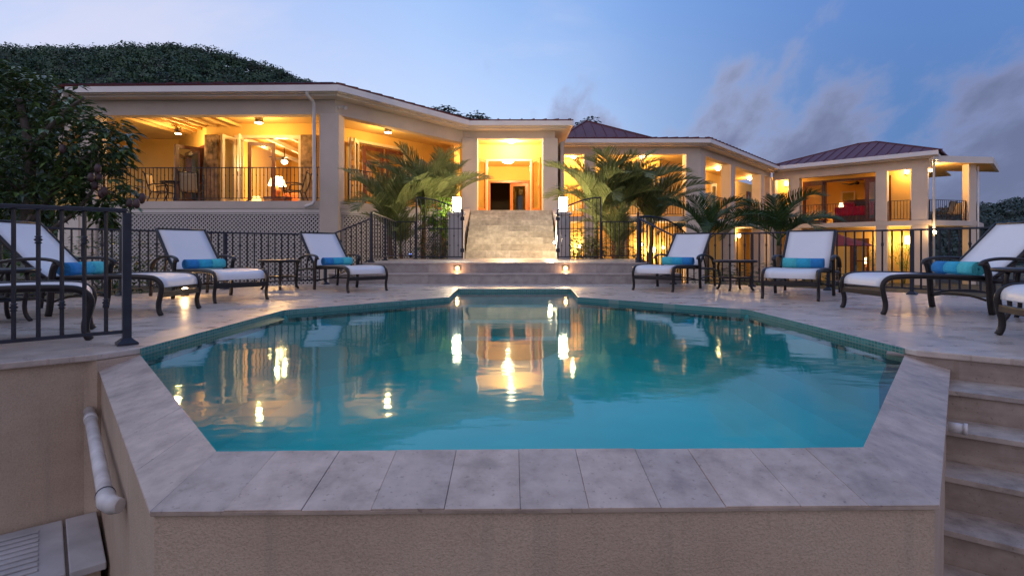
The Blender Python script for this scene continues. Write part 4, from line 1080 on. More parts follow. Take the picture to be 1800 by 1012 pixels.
# ------------------------------------------------------------------ lights and interiors
def ceiling_lamp(x, y, z, lab, watts, r=.13, can=True, cat='light', col=(1, .58, .20)):
    q = thing('ceiling_light', lab, cat, (x, y, z), 0, 'lit ceiling lights of the house')
    if can:
        MB().lathe([(r, 0), (r, .16), (r * .9, .2)], (x, y, z), 20).build('housing', M['chrome'], q)
        MB().lathe([(.001, -.025), (r * .8, -.02), (r * .98, -.002)], (x, y, z), 20).build('diffuser', M['lamp'], q)
    else:
        MB().lathe([(r * 1.05, .045), (r * 1.05, .06)], (x, y, z), 24).build('housing', M['chrome'], q)
        MB().lathe([(.001, -.07), (r * .5, -.055), (r * .9, 0), (r, .044)], (x, y, z), 24).build('diffuser', M['lamp'], q)
    lamp('bulb_light', q, (x, y, z - .16), watts, col, .08); return q
yv = 17.9; ceiling_lamp(px_at(455, yv), yv, .65 + 222 / F * yv, 'can ceiling light over the left veranda, above the open doors', 75)
xq = offs(V, 1.2); c = on_line(682, xq[1], xq[2]); ceiling_lamp(c[0], c[1], .65 + 205 / F * c[1], 'can ceiling light behind the left palms on the veranda', 75)
yv = 18.7; ceiling_lamp(px_at(313, yv), yv, .65 + 203 / F * yv, 'can ceiling light at the left end of the veranda by the tree', 60, .1)
ceiling_lamp(-.03, 21.9, 4.965, 'round ceiling light just inside the entrance portico', 210, .2, False, col=(1, .68, .34))
q = ceiling_lamp(px_at(893, 25.5), 25.5, 4.72, 'bowl chandelier light hanging in the entrance hall', 330, .3, False, col=(1, .68, .32))
for px, lab in ((1008, 'ceiling light in the gallery right of the entrance'), (1130, 'ceiling light in the gallery behind the right palms')):
    y = 25.6; ceiling_lamp(px_at(px, y), y, 4.96, lab, 170, .16, False)
for px, w_, lab in ((1262, 75, 'ceiling light in the receding gallery beside the corner column'), (1318, 70, 'ceiling light in the far receding gallery bay')):
    gl = offs(V, 1.4); c = on_line(px, gl[5], gl[6]); ceiling_lamp(c[0], c[1], 4.96, lab, w_, .13, False)
def wall_lamp(p, z, lab, watts, r=.09, h=.24, group='lit wall lamps of the pavilion', sh='lamp', off=None):
    q = thing('wall_lamp', lab, 'wall lamp', (p[0], p[1], z), 0, group)
    MB().lathe([(r * .8, 0), (r, h * .3), (r, h * .8), (r * .7, h)], (p[0], p[1], z), 16).build('lamp_shade', M[sh], q)
    MB().box(p[0] - .03, p[0] + .03, p[1] - .02, p[1] + r + .05, z - .045, z - .002).build('bracket', M['chrome'], q)
    off = off or (dP.y * .25, -nP.y * .22); lamp('bulb_light', q, (p[0] + off[0], p[1] + off[1], z + .1), watts); return q
def zpx(py, y): return EYE + (Y0 - py) / F * y
for px, py, off, w_, lab in ((1382, 323, BW - .14, 25, 'wall lamp in the narrow bay left of the bedroom'), (1594, 302, BW - .14, 32, 'wall lamp in the bay right of the bedroom')):
    p = pp_(px, off); wall_lamp(p, zpx(py, p[1]) - .1, lab, w_)
for px, py, lab in ((1553, 425, 'left wall lamp of the pair on the lower pavilion wall'), (1595, 425, 'right wall lamp of the pair on the lower pavilion wall')):
    p = pp_(px, 1.5 - .14); wall_lamp(p, zpx(py, p[1]) - .12, lab, 26, .11, .42)
p = (PB[0] + .32, PB[1] + .42); wall_lamp(p, 4.55, 'bare bulb lamp under the corner terrace roof', 70, .055, .13, off=(.5, .5))
p = (PB[0] + .16, PB[1] - .06); wall_lamp(p, 1.42, 'bulb lamp at the lower pavilion corner by the downpipe', 18, .055, .12)
for px, py, lab in ((1147, 440, 'bright wall lamp on the lower storey behind the sloping railing'), (1166, 434, 'small wall lamp right of the bright one on the lower storey'), (1128, 429, 'tiny wall lamp left of the bright one on the lower storey'), (1020, 432, 'wall lamp on the lower storey behind the right gate')):
    y = lw[4][1] - .12; x = px_at(px, y); wall_lamp((x, y), zpx(py, y) - .1, lab, 55 if px in (1147, 1020) else 12, .12 if px == 1147 else .07, .26 if px == 1147 else .14, 'lit wall lamps of the lower storey')
for px, py, lab in ((1299, 414, 'wall lamp on the lower storey between the small palms'), (1372, 418, 'wall lamp on the lower storey behind the right small palm')):
    l2 = offs(V, 1.36); c = on_line(px, l2[5], l2[6]); wall_lamp(c, zpx(py, c[1]) - .1, lab, 32, .09, .2, 'lit wall lamps of the lower storey')
# floor standing things in the living room
def table_lamp(x, y, z, lab, watts, s=1.0, sh='shade', group='table lamps inside the house'):
    q = thing('table_lamp', lab, 'lamp', (x, y, z), 0, group)
    MB().lathe([(.09 * s, 0), (.10 * s, .02), (.05 * s, .05), (.10 * s, .18), (.11 * s, .25), (.04 * s, .36), (.02 * s, .46)], (x, y, z), 16).build('base', M['sofa'], q)
    MB().lathe([(.26 * s, .42), (.15 * s, .76)], (x, y, z), 24, cap=False).build('lamp_shade', M[sh], q)
    MB().lathe([(.03 * s, .47), (.05 * s, .53), (.03 * s, .6)], (x, y, z), 12).build('bulb', M['lamp'], q)
    lamp('bulb_light', q, (x, y, z + .95 * s), watts); return q
def side_cabinet(x0, x1, y0, y1, z1, lab, mat, name='side_cabinet', cat='cabinet'):
    q = thing(name, lab, cat, ((x0 + x1) / 2, (y0 + y1) / 2, 2.107))
    MB().box(x0, x1, y0, y1, 2.18, z1 - .03).build('body', mat, q, bevel=.01)
    MB().box(x0 - .02, x1 + .02, y0 - .02, y1 + .02, z1 - .029, z1).build('top', M['wood'], q, bevel=.005)
    for x in (x0 + .04, x1 - .04):
        for y in (y0 + .04, y1 - .04): MB().box(x - .025, x + .025, y - .025, y + .025, 2.107, 2.179).build('leg', M['wood'], q)
    return q
y = 20.6; x = px_at(487, y)
side_cabinet(x - .4, x + .45, y - .22, y + .25, 2.62, 'dark side cabinet under the lit table lamp in the living room', M['wood'])
table_lamp(x, y, 2.62, 'bright cream table lamp standing on the cabinet in the living room', 95, 1.25)
y = 19.9; x = px_at(451, y); q = thing('floor_lamp', 'low glowing cone lamp on the floor inside the open veranda doors', 'lamp', (x, y, 2.107))
MB().lathe([(.15, 0), (.15, .03), (.03, .05), (.03, .12)], (x, y, 2.108), 16).build('base', M['wood'], q); MB().lathe([(.19, .12), (.13, .46)], (x, y, 2.108), 20).build('lamp_shade', M['softshade'], q)
# sofa
q = thing('sofa', 'orange upholstered sofa behind the table lamp in the living room', 'sofa', (-8.4, 22.6, 2.107))
MB().box(-9.6, -7.4, 22.2, 23.1, 2.2, 2.5).build('seat', M['sofa'], q, bevel=.05); MB().box(-9.6, -7.4, 22.86, 23.1, 2.502, 3.0).build('backrest', M['sofa'], q, bevel=.05)
for x0 in (-9.82, -7.4): MB().box(x0 + .002, x0 + .218, 22.2, 23.1, 2.2, 2.75).build('armrest', M['sofa'], q, bevel=.05)
for x0 in (-9.7, -7.4): MB().box(x0, x0 + .06, 22.3, 22.36, 2.107, 2.199).build('leg', M['wood'], q)
q = thing('wall_panel', 'pale framed panel on the living room back wall', 'picture', (-8.6, 26.9, 3.3))
MB().box(-10.2, -7.6, 26.93, 26.97, 2.9, 3.75).build('canvas', M['canvasart'], q); m = MB(); m.box(-10.28, -7.52, 26.9, 26.975, 2.82, 2.899).box(-10.28, -7.52, 26.9, 26.975, 3.751, 3.83).box(-10.28, -10.201, 26.9, 26.975, 2.899, 3.751).box(-7.599, -7.52, 26.9, 26.975, 2.899, 3.751); m.build('frame', M['wood'], q)
def fan(x, y, z, ztop, lab, lit, r=.65):
    q = thing('ceiling_fan', lab, 'fan', (x, y, z), 0, 'ceiling fans')
    MB().tube([(x, y, z + .1), (x, y, ztop)], .018, 8).build('rod', M['bronze'], q)
    MB().lathe([(.05, .1), (.11, .08), (.12, .0), (.07, -.05)], (x, y, z), 16).build('motor', M['bronze'], q)
    for k in range(5):
        a = k * 2 * math.pi / 5 + .3; c, s = math.cos(a), math.sin(a)
        m = MB(); P = [(.1, -.03), (.25, -.06), (r * .8, -.075), (r, -.05), (r, .05), (r * .8, .075), (.25, .06), (.1, .03)]
        vs = [(x + u * c - w * s, y + u * s + w * c, z + .02 + w * .12) for u, w in P]; m.slab(vs, .012); m.build('blade', M['bronze'], q)
    if lit:
        MB().lathe([(.001, -.2), (.09, -.17), (.13, -.1), (.1, -.055)], (x, y, z), 16).build('lamp_bowl', M['lamp'], q); lamp('bulb_light', q, (x, y, z - .32), 130)
fan(px_at(500, 22.3), 22.3, .65 + 158 / F * 22.3, 4.9, 'lit ceiling fan hanging in the living room', True)
# bedroom
bc = ofp(pp_(1496, BW + .2), 1.5); ab = aP
q = thing('bed', 'wide bed with crimson cover in the upper pavilion bedroom', 'bed', (bc[0], bc[1], 2.107), ab)
MB().box(-1.0, 1.0, -.85, 1.15, .45, .98).build('mattress', M['red'], q, True, bevel=.06); MB().box(-1.05, 1.05, -.9, 1.2, .06, .449).build('bed_base', M['wood'], q, True); MB().box(-1.08, 1.08, 1.201, 1.28, .06, 1.5).build('headboard', M['wood'], q, True, bevel=.03)
for x in (-.95, .95):
    for y in (-.8, 1.1): MB().box(x - .04, x + .04, y - .04, y + .04, 0, .059).build('leg', M['wood'], q, True)
for i, x in enumerate((-.62, .62)):
    pw = thing('pillow', '%s pink pillow on the crimson bed' % ('left', 'right')[i], 'pillow', (bc[0], bc[1], 2.107), ab, 'pink pillows on the bed')
    o = MB().box(x - .28, x + .28, .72, .92, 1.0, 1.34).build('cushion', M['pink'], pw, True, bevel=.08)
fc = ofp(pp_(1497, BW + .2), 1.2); fan(fc[0], fc[1], zpx(323, fc[1]), 5.02, 'dark ceiling fan in the upper pavilion bedroom', False, .75)
nc = ofp(pp_(1457, BW + .2), 2.6)
side_cabinet(nc[0] - .25, nc[0] + .25, nc[1] - .2, nc[1] + .2, 2.7, 'small bedside cabinet under the lit bedroom lamp', M['wood'])
table_lamp(nc[0], nc[1], 2.7, 'small lit table lamp beside the crimson bed', 230, .5)
wq = ofp(pp_(1455, BW), 4.54)
q = thing('bedroom_mirror', 'tall cream framed mirror on the bedroom back wall', 'mirror', (wq[0], wq[1], 3), aP)
m = MB(); m.box(-.4, -.32, -.05, 0, -.5, 1.3).box(.32, .4, -.05, 0, -.5, 1.3).box(-.319, .319, -.05, 0, 1.22, 1.3).box(-.319, .319, -.05, 0, -.5, -.42); m.build('frame', M['creamdoor'], q, True); MB().box(-.319, .319, -.03, -.01, -.419, 1.219).build('pane', M['glass'], q, True)
# lower room lamp
pl = ofp(pp_(1512, 1.5), 1.6); table_lamp(pl[0], pl[1], -.6, 'lit lamp inside the lower pavilion room', 55, .7); 
q = thing('lamp_stand', 'small stand under the lower pavilion room lamp', 'stand', (pl[0], pl[1], -1.15)); MB().lathe([(.2, 0), (.18, .03), (.05, .05), (.05, .5), (.22, .52), (.22, .55)], (pl[0], pl[1], -1.152), 16).build('pedestal', M['wood'], q)
# patio chairs
def make_chair():
    t = thing('patio_chair', 'x', 'chair', group='sling patio chairs')
    pr = [(v.x, v.y) for v in spline([(-.26, .41), (-.15, .43), (.1, .41), (.22, .43), (.30, .6), (.40, .98)], 3)]
    extrude_profile(MB(), pr, -.24, .24, .012, .015).build('seat_sling', M['fabric'], t, True)
    for sx in (-1, 1):
        x = .27 * sx
        MB().tube(spline([(x, -.30, .38), (x, -.15, .42), (x, .1, .40), (x, .24, .42), (x, .32, .62), (x, .42, 1.0), (x, .47, 1.02)], 3), .017, 8).build('side_rail', M['bronze'], t, True)
        MB().tube(spline([(x, -.28, .002), (x, -.24, .2), (x, -.28, .4), (x, -.27, .6), (x, -.15, .655), (x, .1, .65), (x, .30, .60)], 3), .018, 8).build('armrest', M['bronze'], t, True)
        MB().tube(spline([(x, .2, .41), (x, .28, .2), (x, .36, .002)], 3), .018, 8).build('leg', M['bronze'], t, True)
    MB().tube([(-.27, .41, .98), (.27, .41, .98)], .016, 8).build('top_bar', M['bronze'], t, True)
    MB().tube([(-.27, -.27, .38), (.27, -.27, .38)], .016, 8).build('front_bar', M['bronze'], t, True)
    return t
ch = make_chair()
CH = [(px_at(335, 17.7), 17.7, 2.107, R(200), 'tan sling chair on the left veranda by the railing'), (px_at(520, 17.6), 17.6, 2.107, R(-85), 'dark framed chair in profile on the veranda by the corner column'),
      (px_at(285, 17.9), 17.9, 2.107, R(100), 'sling chair on the left veranda partly behind the tree'), (-4.35, 19.0, 2.107, R(60), 'dark framed chair on the veranda right of the corner column'),
      (px_at(1660, 28.4), 28.4, 2.107, R(205), 'sling chair nearest the post on the corner terrace'), (px_at(1678, 29.2), 29.2, 2.107, R(150), 'tan cushioned chair further back on the corner terrace')]
for i, (x, y, z, a, lab) in enumerate(CH):
    o = ch if i == 0 else copy_tree(ch); o.location = (x, y, z); o.rotation_euler = (0, 0, a); o['label'] = lab
q = thing('veranda_table', 'round dark table between the chairs on the left veranda', 'table', (px_at(308, 17.7), 17.7, 2.107)); xx = px_at(308, 17.7)
MB().lathe([(.001, .68), (.42, .68), (.44, .7), (.42, .72), (.001, .72)], (xx, 17.7, 2.107), 24, cap=False).build('table_top', M['bronze'], q)
for k in range(4):
    c, s = math.cos(k * 1.571 + .5), math.sin(k * 1.571 + .5); MB().tube([(xx + .3 * c, 17.7 + .3 * s, 2.107 + .69), (xx + .2 * c, 17.7 + .2 * s, 2.107 + .35), (xx + .34 * c, 17.7 + .34 * s, 2.109)], .02, 8).build('leg', M['bronze'], q)
q = thing('terrace_table', 'small table at the left of the chairs on the corner terrace', 'table', (px_at(1640, 28.6), 28.6, 2.107)); xx = px_at(1640, 28.6)
MB().lathe([(.001, .46), (.3, .46), (.3, .49), (.001, .49)], (xx, 28.6, 2.107), 20, cap=False).build('table_top', M['bronze'], q); MB().lathe([(.2, 0), (.03, .03), (.03, .46)], (xx, 28.6, 2.108), 14).build('pedestal', M['bronze'], q)
# parasol
px_, py_ = px_at(1463, 23), 23.0
q = thing('parasol', 'red canvas parasol on the lower terrace in front of the pavilion', 'parasol', (px_, py_, -1.15))
MB().tube([(px_, py_, -1.15), (px_, py_, 1.33)], .025, 10).build('pole', M['wood'], q); MB().lathe([(.3, 0), (.28, .06), (.06, .1)], (px_, py_, -1.15), 16).build('base', M['iron'], q)
m = MB(); k = 8; vs = [(px_, py_, 1.36)] + [(px_ + 1.5 * math.cos(i * math.pi / 4 + .2), py_ + 1.5 * math.sin(i * math.pi / 4 + .2), .80) for i in range(8)]
m.add(vs, [(0, i + 1, (i + 1) % 8 + 1) for i in range(8)]); o = m.build('canopy', M['parasol'], q); sd = o.modifiers.new('Solidify', 'SOLIDIFY'); sd.thickness = .02
for i in range(8):
    MB().tube([(px_, py_, 1.28), (vs[i + 1][0], vs[i + 1][1], .785)], .009, 6).build('rib', M['wood'], q)

# ------------------------------------------------------------------ plants
def frond_mesh(length, droop, nleaf, leaf, mat, seed, width=.036, vee=.5):
    rnd = random.Random(seed); m = MB(); pts = []
    ang = 1.0; x = z = 0; n = 16
    a0, a1 = R(12), R(12) - droop
    pos = Vector((0, 0, 0)); P = [pos.copy()]; D = []
    for i in range(n):
        u = i / (n - 1); a = a0 + (a1 - a0) * u ** 1.3
        d = Vector((math.cos(a), 0, math.sin(a))); D.append(d); pos = pos + d * length / n; P.append(pos.copy())
    D.append(D[-1])
    m.tube(P, [.016 * (1 - .8 * i / n) for i in range(n + 1)], 5)
    for k in range(nleaf):
        u = .16 + .84 * (k + .5) / nleaf; f = u * n; i = min(int(f), n - 1); c = P[i].lerp(P[i + 1], f - i); d = D[i]
        up = Vector((-d.z, 0, d.x))
        ll = leaf * (math.sin(math.pi * (.12 + .80 * u)) ** .7) * rnd.uniform(.88, 1.1)
        for s in (-1, 1):
            sp = R(52 - 22 * u + rnd.uniform(-6, 6)); e = d * math.cos(sp) + Vector((0, s, 0)) * math.sin(sp)
            e = (e + up * (vee * (1 - .5 * u)) + Vector((0, 0, rnd.uniform(-.1, .1)))).normalized()
            w = d * width * .5
            q1 = c + e * ll * .5; e2 = (e + Vector((0, 0, -.32))).normalized(); q2 = q1 + e2 * ll * .32; e3 = (e2 + Vector((0, 0, -.4))).normalized(); q3 = q2 + e3 * ll * .22
            m.add([c - w * .5, c + w * .5, q1 + w, q1 - w, q2 + w * .7, q2 - w * .7, q3], [(0, 1, 2, 3), (3, 2, 4, 5), (5, 4, 6)], False)
    return m.mesh('frond', mat)
FR = {}
def palm(x, y, z0, crown, lab, nfr=12, length=1.9, lean=(0, 0), seed=0, mat='palm_leaf', name='palm_tree', group='palms beside the stairs', elev=(46, 88), leaf=.50, az=None, trunk_r=.07):
    rnd = random.Random(seed); t = thing(name, lab, 'palm', (x, y, z0), 0, group)
    top = Vector((lean[0], lean[1], crown - z0))
    n = 10; pts = [Vector((lean[0] * (i / n) ** 1.5, lean[1] * (i / n) ** 1.5, (crown - z0) * i / n)) for i in range(n + 1)]
    MB().tube(pts, [trunk_r * (1.25 - .35 * i / n + (.05 if i % 2 else 0)) for i in range(n + 1)], 12).build('trunk', M['palm_bark'], t, True)
    MB().tube([top - Vector((0, 0, .02)), top + Vector((0, 0, .25))], [trunk_r * .95, trunk_r * .5], 10).build('crownshaft', M[mat], t, True)
    for k in range(nfr):
        v = k % 4; key = (mat, round(leaf, 2), v)
        if key not in FR: FR[key] = frond_mesh(1.9, R((60, 84, 100, 72)[v]), (62, 58, 64, 56)[v], leaf, M[mat], 31 + v + int(leaf * 100))
        a = az[k] if az else k * 2.399 + rnd.uniform(-.3, .3)
        el = R(elev[0] + (elev[1] - elev[0]) * ((k + .5) / nfr) + rnd.uniform(-8, 8))
        sc = length / 1.9 * rnd.uniform(.85, 1.1)
        rot = Matrix.Rotation(a, 4, 'Z') @ Matrix.Rotation(-el, 4, 'Y') @ Matrix.Rotation(rnd.uniform(-.5, .5), 4, 'X')
        o = inst('frond', FR[key], t, top + Vector((0, 0, .1)), rot.to_euler(), (sc, sc, sc))
    return t
palm(-3.35, 15.3, -.45, 1.05, 'left hand palm of the cluster left of the stairs, arching over the lattice', 15, 2.15, (-.1, 0), 1)
palm(-2.6, 15.9, -.45, 1.45, 'tallest palm in the middle of the cluster left of the stairs', 15, 2.35, (.05, 0), 2)
palm(-2.2, 17.4, -.45, 1.75, 'palm of the left cluster touching the portico column', 13, 2.0, (.05, 0), 3)
palm(-3.0, 15.2, -.45, .55, 'low young palm in front of the left cluster', 11, 1.5, (-.1, 0), 9, trunk_r=.05)
palm(2.45, 15.9, -.8, 1.25, 'palm of the right cluster leaning over the gate pillar lantern', 15, 2.3, (0, 0), 4)
palm(3.3, 16.6, -.9, 1.5, 'tallest palm in the middle of the cluster right of the stairs', 16, 2.5, (.05, 0), 5)
palm(4.2, 16.8, -1.1, 1.05, 'right hand palm of the cluster right of the stairs', 15, 2.3, (.1, 0), 6)
palm(2.9, 15.5, -.9, .5, 'low young palm in front of the right cluster behind the fence', 12, 1.7, (.1, 0), 10, trunk_r=.05)
palm(4.25, 11.9, -1.1, .75, 'small dark palm behind the deck fence, left of the pair', 12, 1.5, (0, 0), 7, 'shrub_leaf', group='small palms behind the right fence', elev=(28, 72), leaf=.46, trunk_r=.05)
palm(6.25, 12.8, -1.15, .75, 'small dark palm behind the deck fence, right of the pair', 12, 1.65, (0, 0), 8, 'shrub_leaf', group='small palms behind the right fence', elev=(25, 72), leaf=.5, trunk_r=.05)

def leaf_cloud(m, center, rad, count, size, rnd, aspect=2.6, droop=.5, shell=.55, cluster=1, flat=.0):
    """many small folded leaves through an ellipsoid; cluster>1 groups them in whorls"""
    for k in range(max(1, count // cluster)):
        while True:
            p = Vector((rnd.uniform(-1, 1), rnd.uniform(-1, 1), rnd.uniform(-1, 1))); l = p.length
            if l < 1 and l > shell * rnd.random(): break
        c = Vector(center) + Vector((p.x * rad[0], p.y * rad[1], p.z * rad[2]))
        outw = (p + Vector((0, 0, .3))).normalized()
        for j in range(cluster):
            a = j * 2.4 + rnd.uniform(0, 1)
            side = Vector((math.cos(a), math.sin(a), 0)); d = (side + outw * rnd.uniform(.1, .7) + Vector((0, 0, -droop * rnd.uniform(.3, 1.2)))).normalized()
            w = d.cross(Vector((rnd.uniform(-.3, .3), rnd.uniform(-.3, .3), 1))).normalized(); nrm = w.cross(d)
            s = size * rnd.uniform(.65, 1.25); ww = s / aspect * .5
            b = c + d * s * .12; q = c + d * s * .55 - nrm * s * .03; e = c + d * s + Vector((0, 0, -.18 * s))
            m.add([b, q + w * ww + nrm * ww * .3, e, q - w * ww + nrm * ww * .3, q], [(0, 4, 1), (1, 4, 2), (0, 3, 4), (3, 2, 4)], False)
# mango tree
rnd = random.Random(11)
mt = thing('mango_tree', 'large dark mango tree with hanging fruit at the left in front of the villa', 'tree', (-8.2, 9.3, -.45))
m = MB(); tr = spline([(-8.2, 9.3, -.5), (-8.15, 9.3, .4), (-8.3, 9.35, 1.2), (-8.2, 9.3, 2.2), (-8.4, 9.3, 3.2)], 4); m.tube(tr, [.13 - .005 * i for i in range(len(tr))], 10); m.build('trunk', M['bark'], mt)
LIMBS = [[(-8.2, 9.3, .5), (-7.7, 9.1, .95), (-7.2, 9.0, 1.25), (-6.85, 9.0, 1.7)], [(-8.25, 9.3, 1.0), (-7.5, 9.2, 1.9), (-6.9, 9.2, 2.4)], [(-8.25, 9.3, 1.6), (-9.0, 9.2, 2.2), (-9.6, 9.2, 2.9)], [(-8.3, 9.3, 2.2), (-7.6, 9.2, 2.9), (-7.2, 9.2, 3.2)], [(-8.2, 9.3, .3), (-8.0, 8.9, .8), (-7.75, 8.8, 1.2)]]
for lb in LIMBS:
    p = spline(lb, 4); MB().tube(p, [.05 - .03 * i / len(p) for i in range(len(p))], 8).build('limb', M['bark'], mt)
m = MB()
for c, r_, n_ in (((-8.7, 9.6, 2.55), (1.35, 1.1, 1.25), 1900), ((-7.35, 9.3, 2.5), (.85, .8, .65), 800), ((-9.4, 9.4, 3.35), (1.2, .9, .7), 900), ((-7.0, 9.2, 1.75), (.65, .6, .55), 520), ((-8.2, 9.2, 1.6), (.9, .7, .7), 800), ((-9.5, 9.4, 1.6), (.9, .8, 1.0), 900), ((-6.75, 9.1, 2.45), (.35, .35, .45), 220), ((-8.2, 9.5, 3.35), (.7, .6, .35), 330), ((-6.75, 9.1, 1.3), (.35, .3, .3), 160), ((-9.0, 8.8, .7), (.8, .5, .6), 330)):
    leaf_cloud(m, c, r_, n_, .23, rnd, 3.2, .55, .5, 6)
m.build('crown', M['mango_leaf'], mt)
for k, (px, py) in enumerate(((240, 358), (228, 357), (249, 350), (160, 312), (167, 326), (174, 312), (172, 296), (183, 336), (250, 347), (110, 262), (178, 340))):
    D_ = 8.6 + .15 * (k % 3); x = (px - X0) / F * D_; z = zpx(py, D_)
    m = MB(); m.lathe([(.004, .075), (.03, .065), (.047, .02), (.048, -.02), (.036, -.06), (.004, -.078)], (x, D_, z), 12); m.tube([(x, D_, z + .07), (x + .01, D_, z + .28)], .004, 5); m.build('mango', M['mango'], mt)
def bush(name, lab, c, rad, count, size, mat, seed, group=None, cat='shrub', stems=4, z0=None, aspect=2.4, cluster=3):
    r_ = random.Random(seed); t = thing(name, lab, cat, (c[0], c[1], z0 if z0 is not None else c[2] - rad[2]), 0, group)
    m = MB(); leaf_cloud(m, c, rad, count, size, r_, aspect, .3, .4, cluster); m.build('foliage', M[mat], t)
    m = MB(); zb = z0 if z0 is not None else c[2] - rad[2]
    for k in range(stems):
        a = k * 6.28 / stems; m.tube([(c[0] + .08 * math.cos(a), c[1] + .08 * math.sin(a), zb), (c[0] + rad[0] * .5 * math.cos(a), c[1] + rad[1] * .5 * math.sin(a), c[2])], .014, 6)
    m.build('stem', M['bark'], t); return t
bush('shrub', 'dark shrub behind the far left of the deck fence', (-7.6, 7.6, .2), (1.0, .7, .7), 900, .16, 'mango_leaf', 21)
bush('shrub', 'dark shrub between the mango tree and the lattice base', (-9.2, 12.5, .3), (1.4, .8, .8), 900, .18, 'mango_leaf', 22)
bush('shrub', 'bright lime green shrub beside the left gate lantern', (-1.98, 15.15, 1.6), (.38, .22, .5), 300, .26, 'bright_leaf', 23, z0=-.4)
bush('shrub', 'leafy shrub low between the fence and the left palms', (-2.2, 15.3, .75), (.6, .35, .45), 420, .16, 'shrub_leaf', 24, z0=-.4)
bush('shrub', 'leafy shrub low behind the right gate', (2.0, 15.5, .8), (.55, .4, .5), 420, .2, 'palm_leaf', 25, z0=-.6)
bush('shrub', 'tall green planting behind the fence right of the right gate', (3.0, 15.7, .6), (.75, .45, .7), 700, .26, 'palm_leaf', 26, z0=-.8, aspect=5)
bush('shrub', 'green planting below the small left palm behind the fence', (4.4, 11.6, -.2), (.75, .5, .6), 650, .22, 'shrub_leaf', 27, z0=-1.1, aspect=5)
bush('shrub', 'green planting between the two small palms', (5.5, 12.1, -.25), (.8, .5, .6), 650, .22, 'shrub_leaf', 28, z0=-1.1, aspect=5)
bush('shrub', 'green planting under the right small palm behind the fence', (6.6, 11.5, -.3), (.7, .5, .6), 520, .22, 'shrub_leaf', 29, z0=-1.1, aspect=5)
bush('shrub', 'low shrub behind the fence near the right edge of the deck', (8.2, 8.6, -.45), (.9, .7, .5), 520, .16, 'shrub_leaf', 30, z0=-1.2)
for i, (px, lab) in enumerate(((1548, 'slender bamboo plant in front of the left lower wall lamp'), (1588, 'slender bamboo plant in front of the right lower wall lamp'))):
    p = pp_(px, .75); t = thing('bamboo_plant', lab, 'plant', (p[0], p[1], -1.15), 0, 'bamboo plants by the lower pavilion'); r_ = random.Random(40 + i)
    for k in range(7):
        a = k * .9; MB().tube([(p[0] + .06 * math.cos(a), p[1] + .06 * math.sin(a), -1.15), (p[0] + .2 * math.cos(a), p[1] + .2 * math.sin(a), .2), (p[0] + .42 * math.cos(a), p[1] + .42 * math.sin(a), 1.1 + .1 * (k % 3))], .011, 6).build('stem', M['bright_leaf'], t)
    m = MB(); leaf_cloud(m, (p[0], p[1], .45), (.5, .45, .8), 170, .26, r_, 6, .5, .3, 3); m.build('foliage', M['bright_leaf'], t)
# trees peeping over the roof
def small_tree(lab, x, y, ztop, r_, seed, n=700, size=.3):
    rr = random.Random(seed); t = thing('background_tree', lab, 'tree', (x, y, 0), 0, 'trees behind the roof')
    MB().tube([(x, y, -1), (x + .2, y, ztop * .6), (x, y, ztop - r_ * .4)], [.25, .18, .06], 8).build('trunk', M['bark'], t)
    m = MB()
    for k in range(6): leaf_cloud(m, (x + rr.uniform(-1, 1) * r_ * .9, y + rr.uniform(-.6, .6) * r_, ztop - r_ * rr.uniform(.25, .8)), (r_ * .5, r_ * .5, r_ * .32), n // 6, size, rr, 1.8, .2, .2, 3)
    m.build('crown', M['tree_leaf'], t)
small_tree('wispy tree crown showing above the roof left of the portico', -5.0, 40, 11.15, 1.3, 51)
small_tree('wispy tree crown just above the roof next to the portico', -3.1, 40, 10.75, 1.1, 52)
small_tree('tree crown showing behind the right corner of the portico roof', 4.9, 42, 10.6, 1.6, 53)

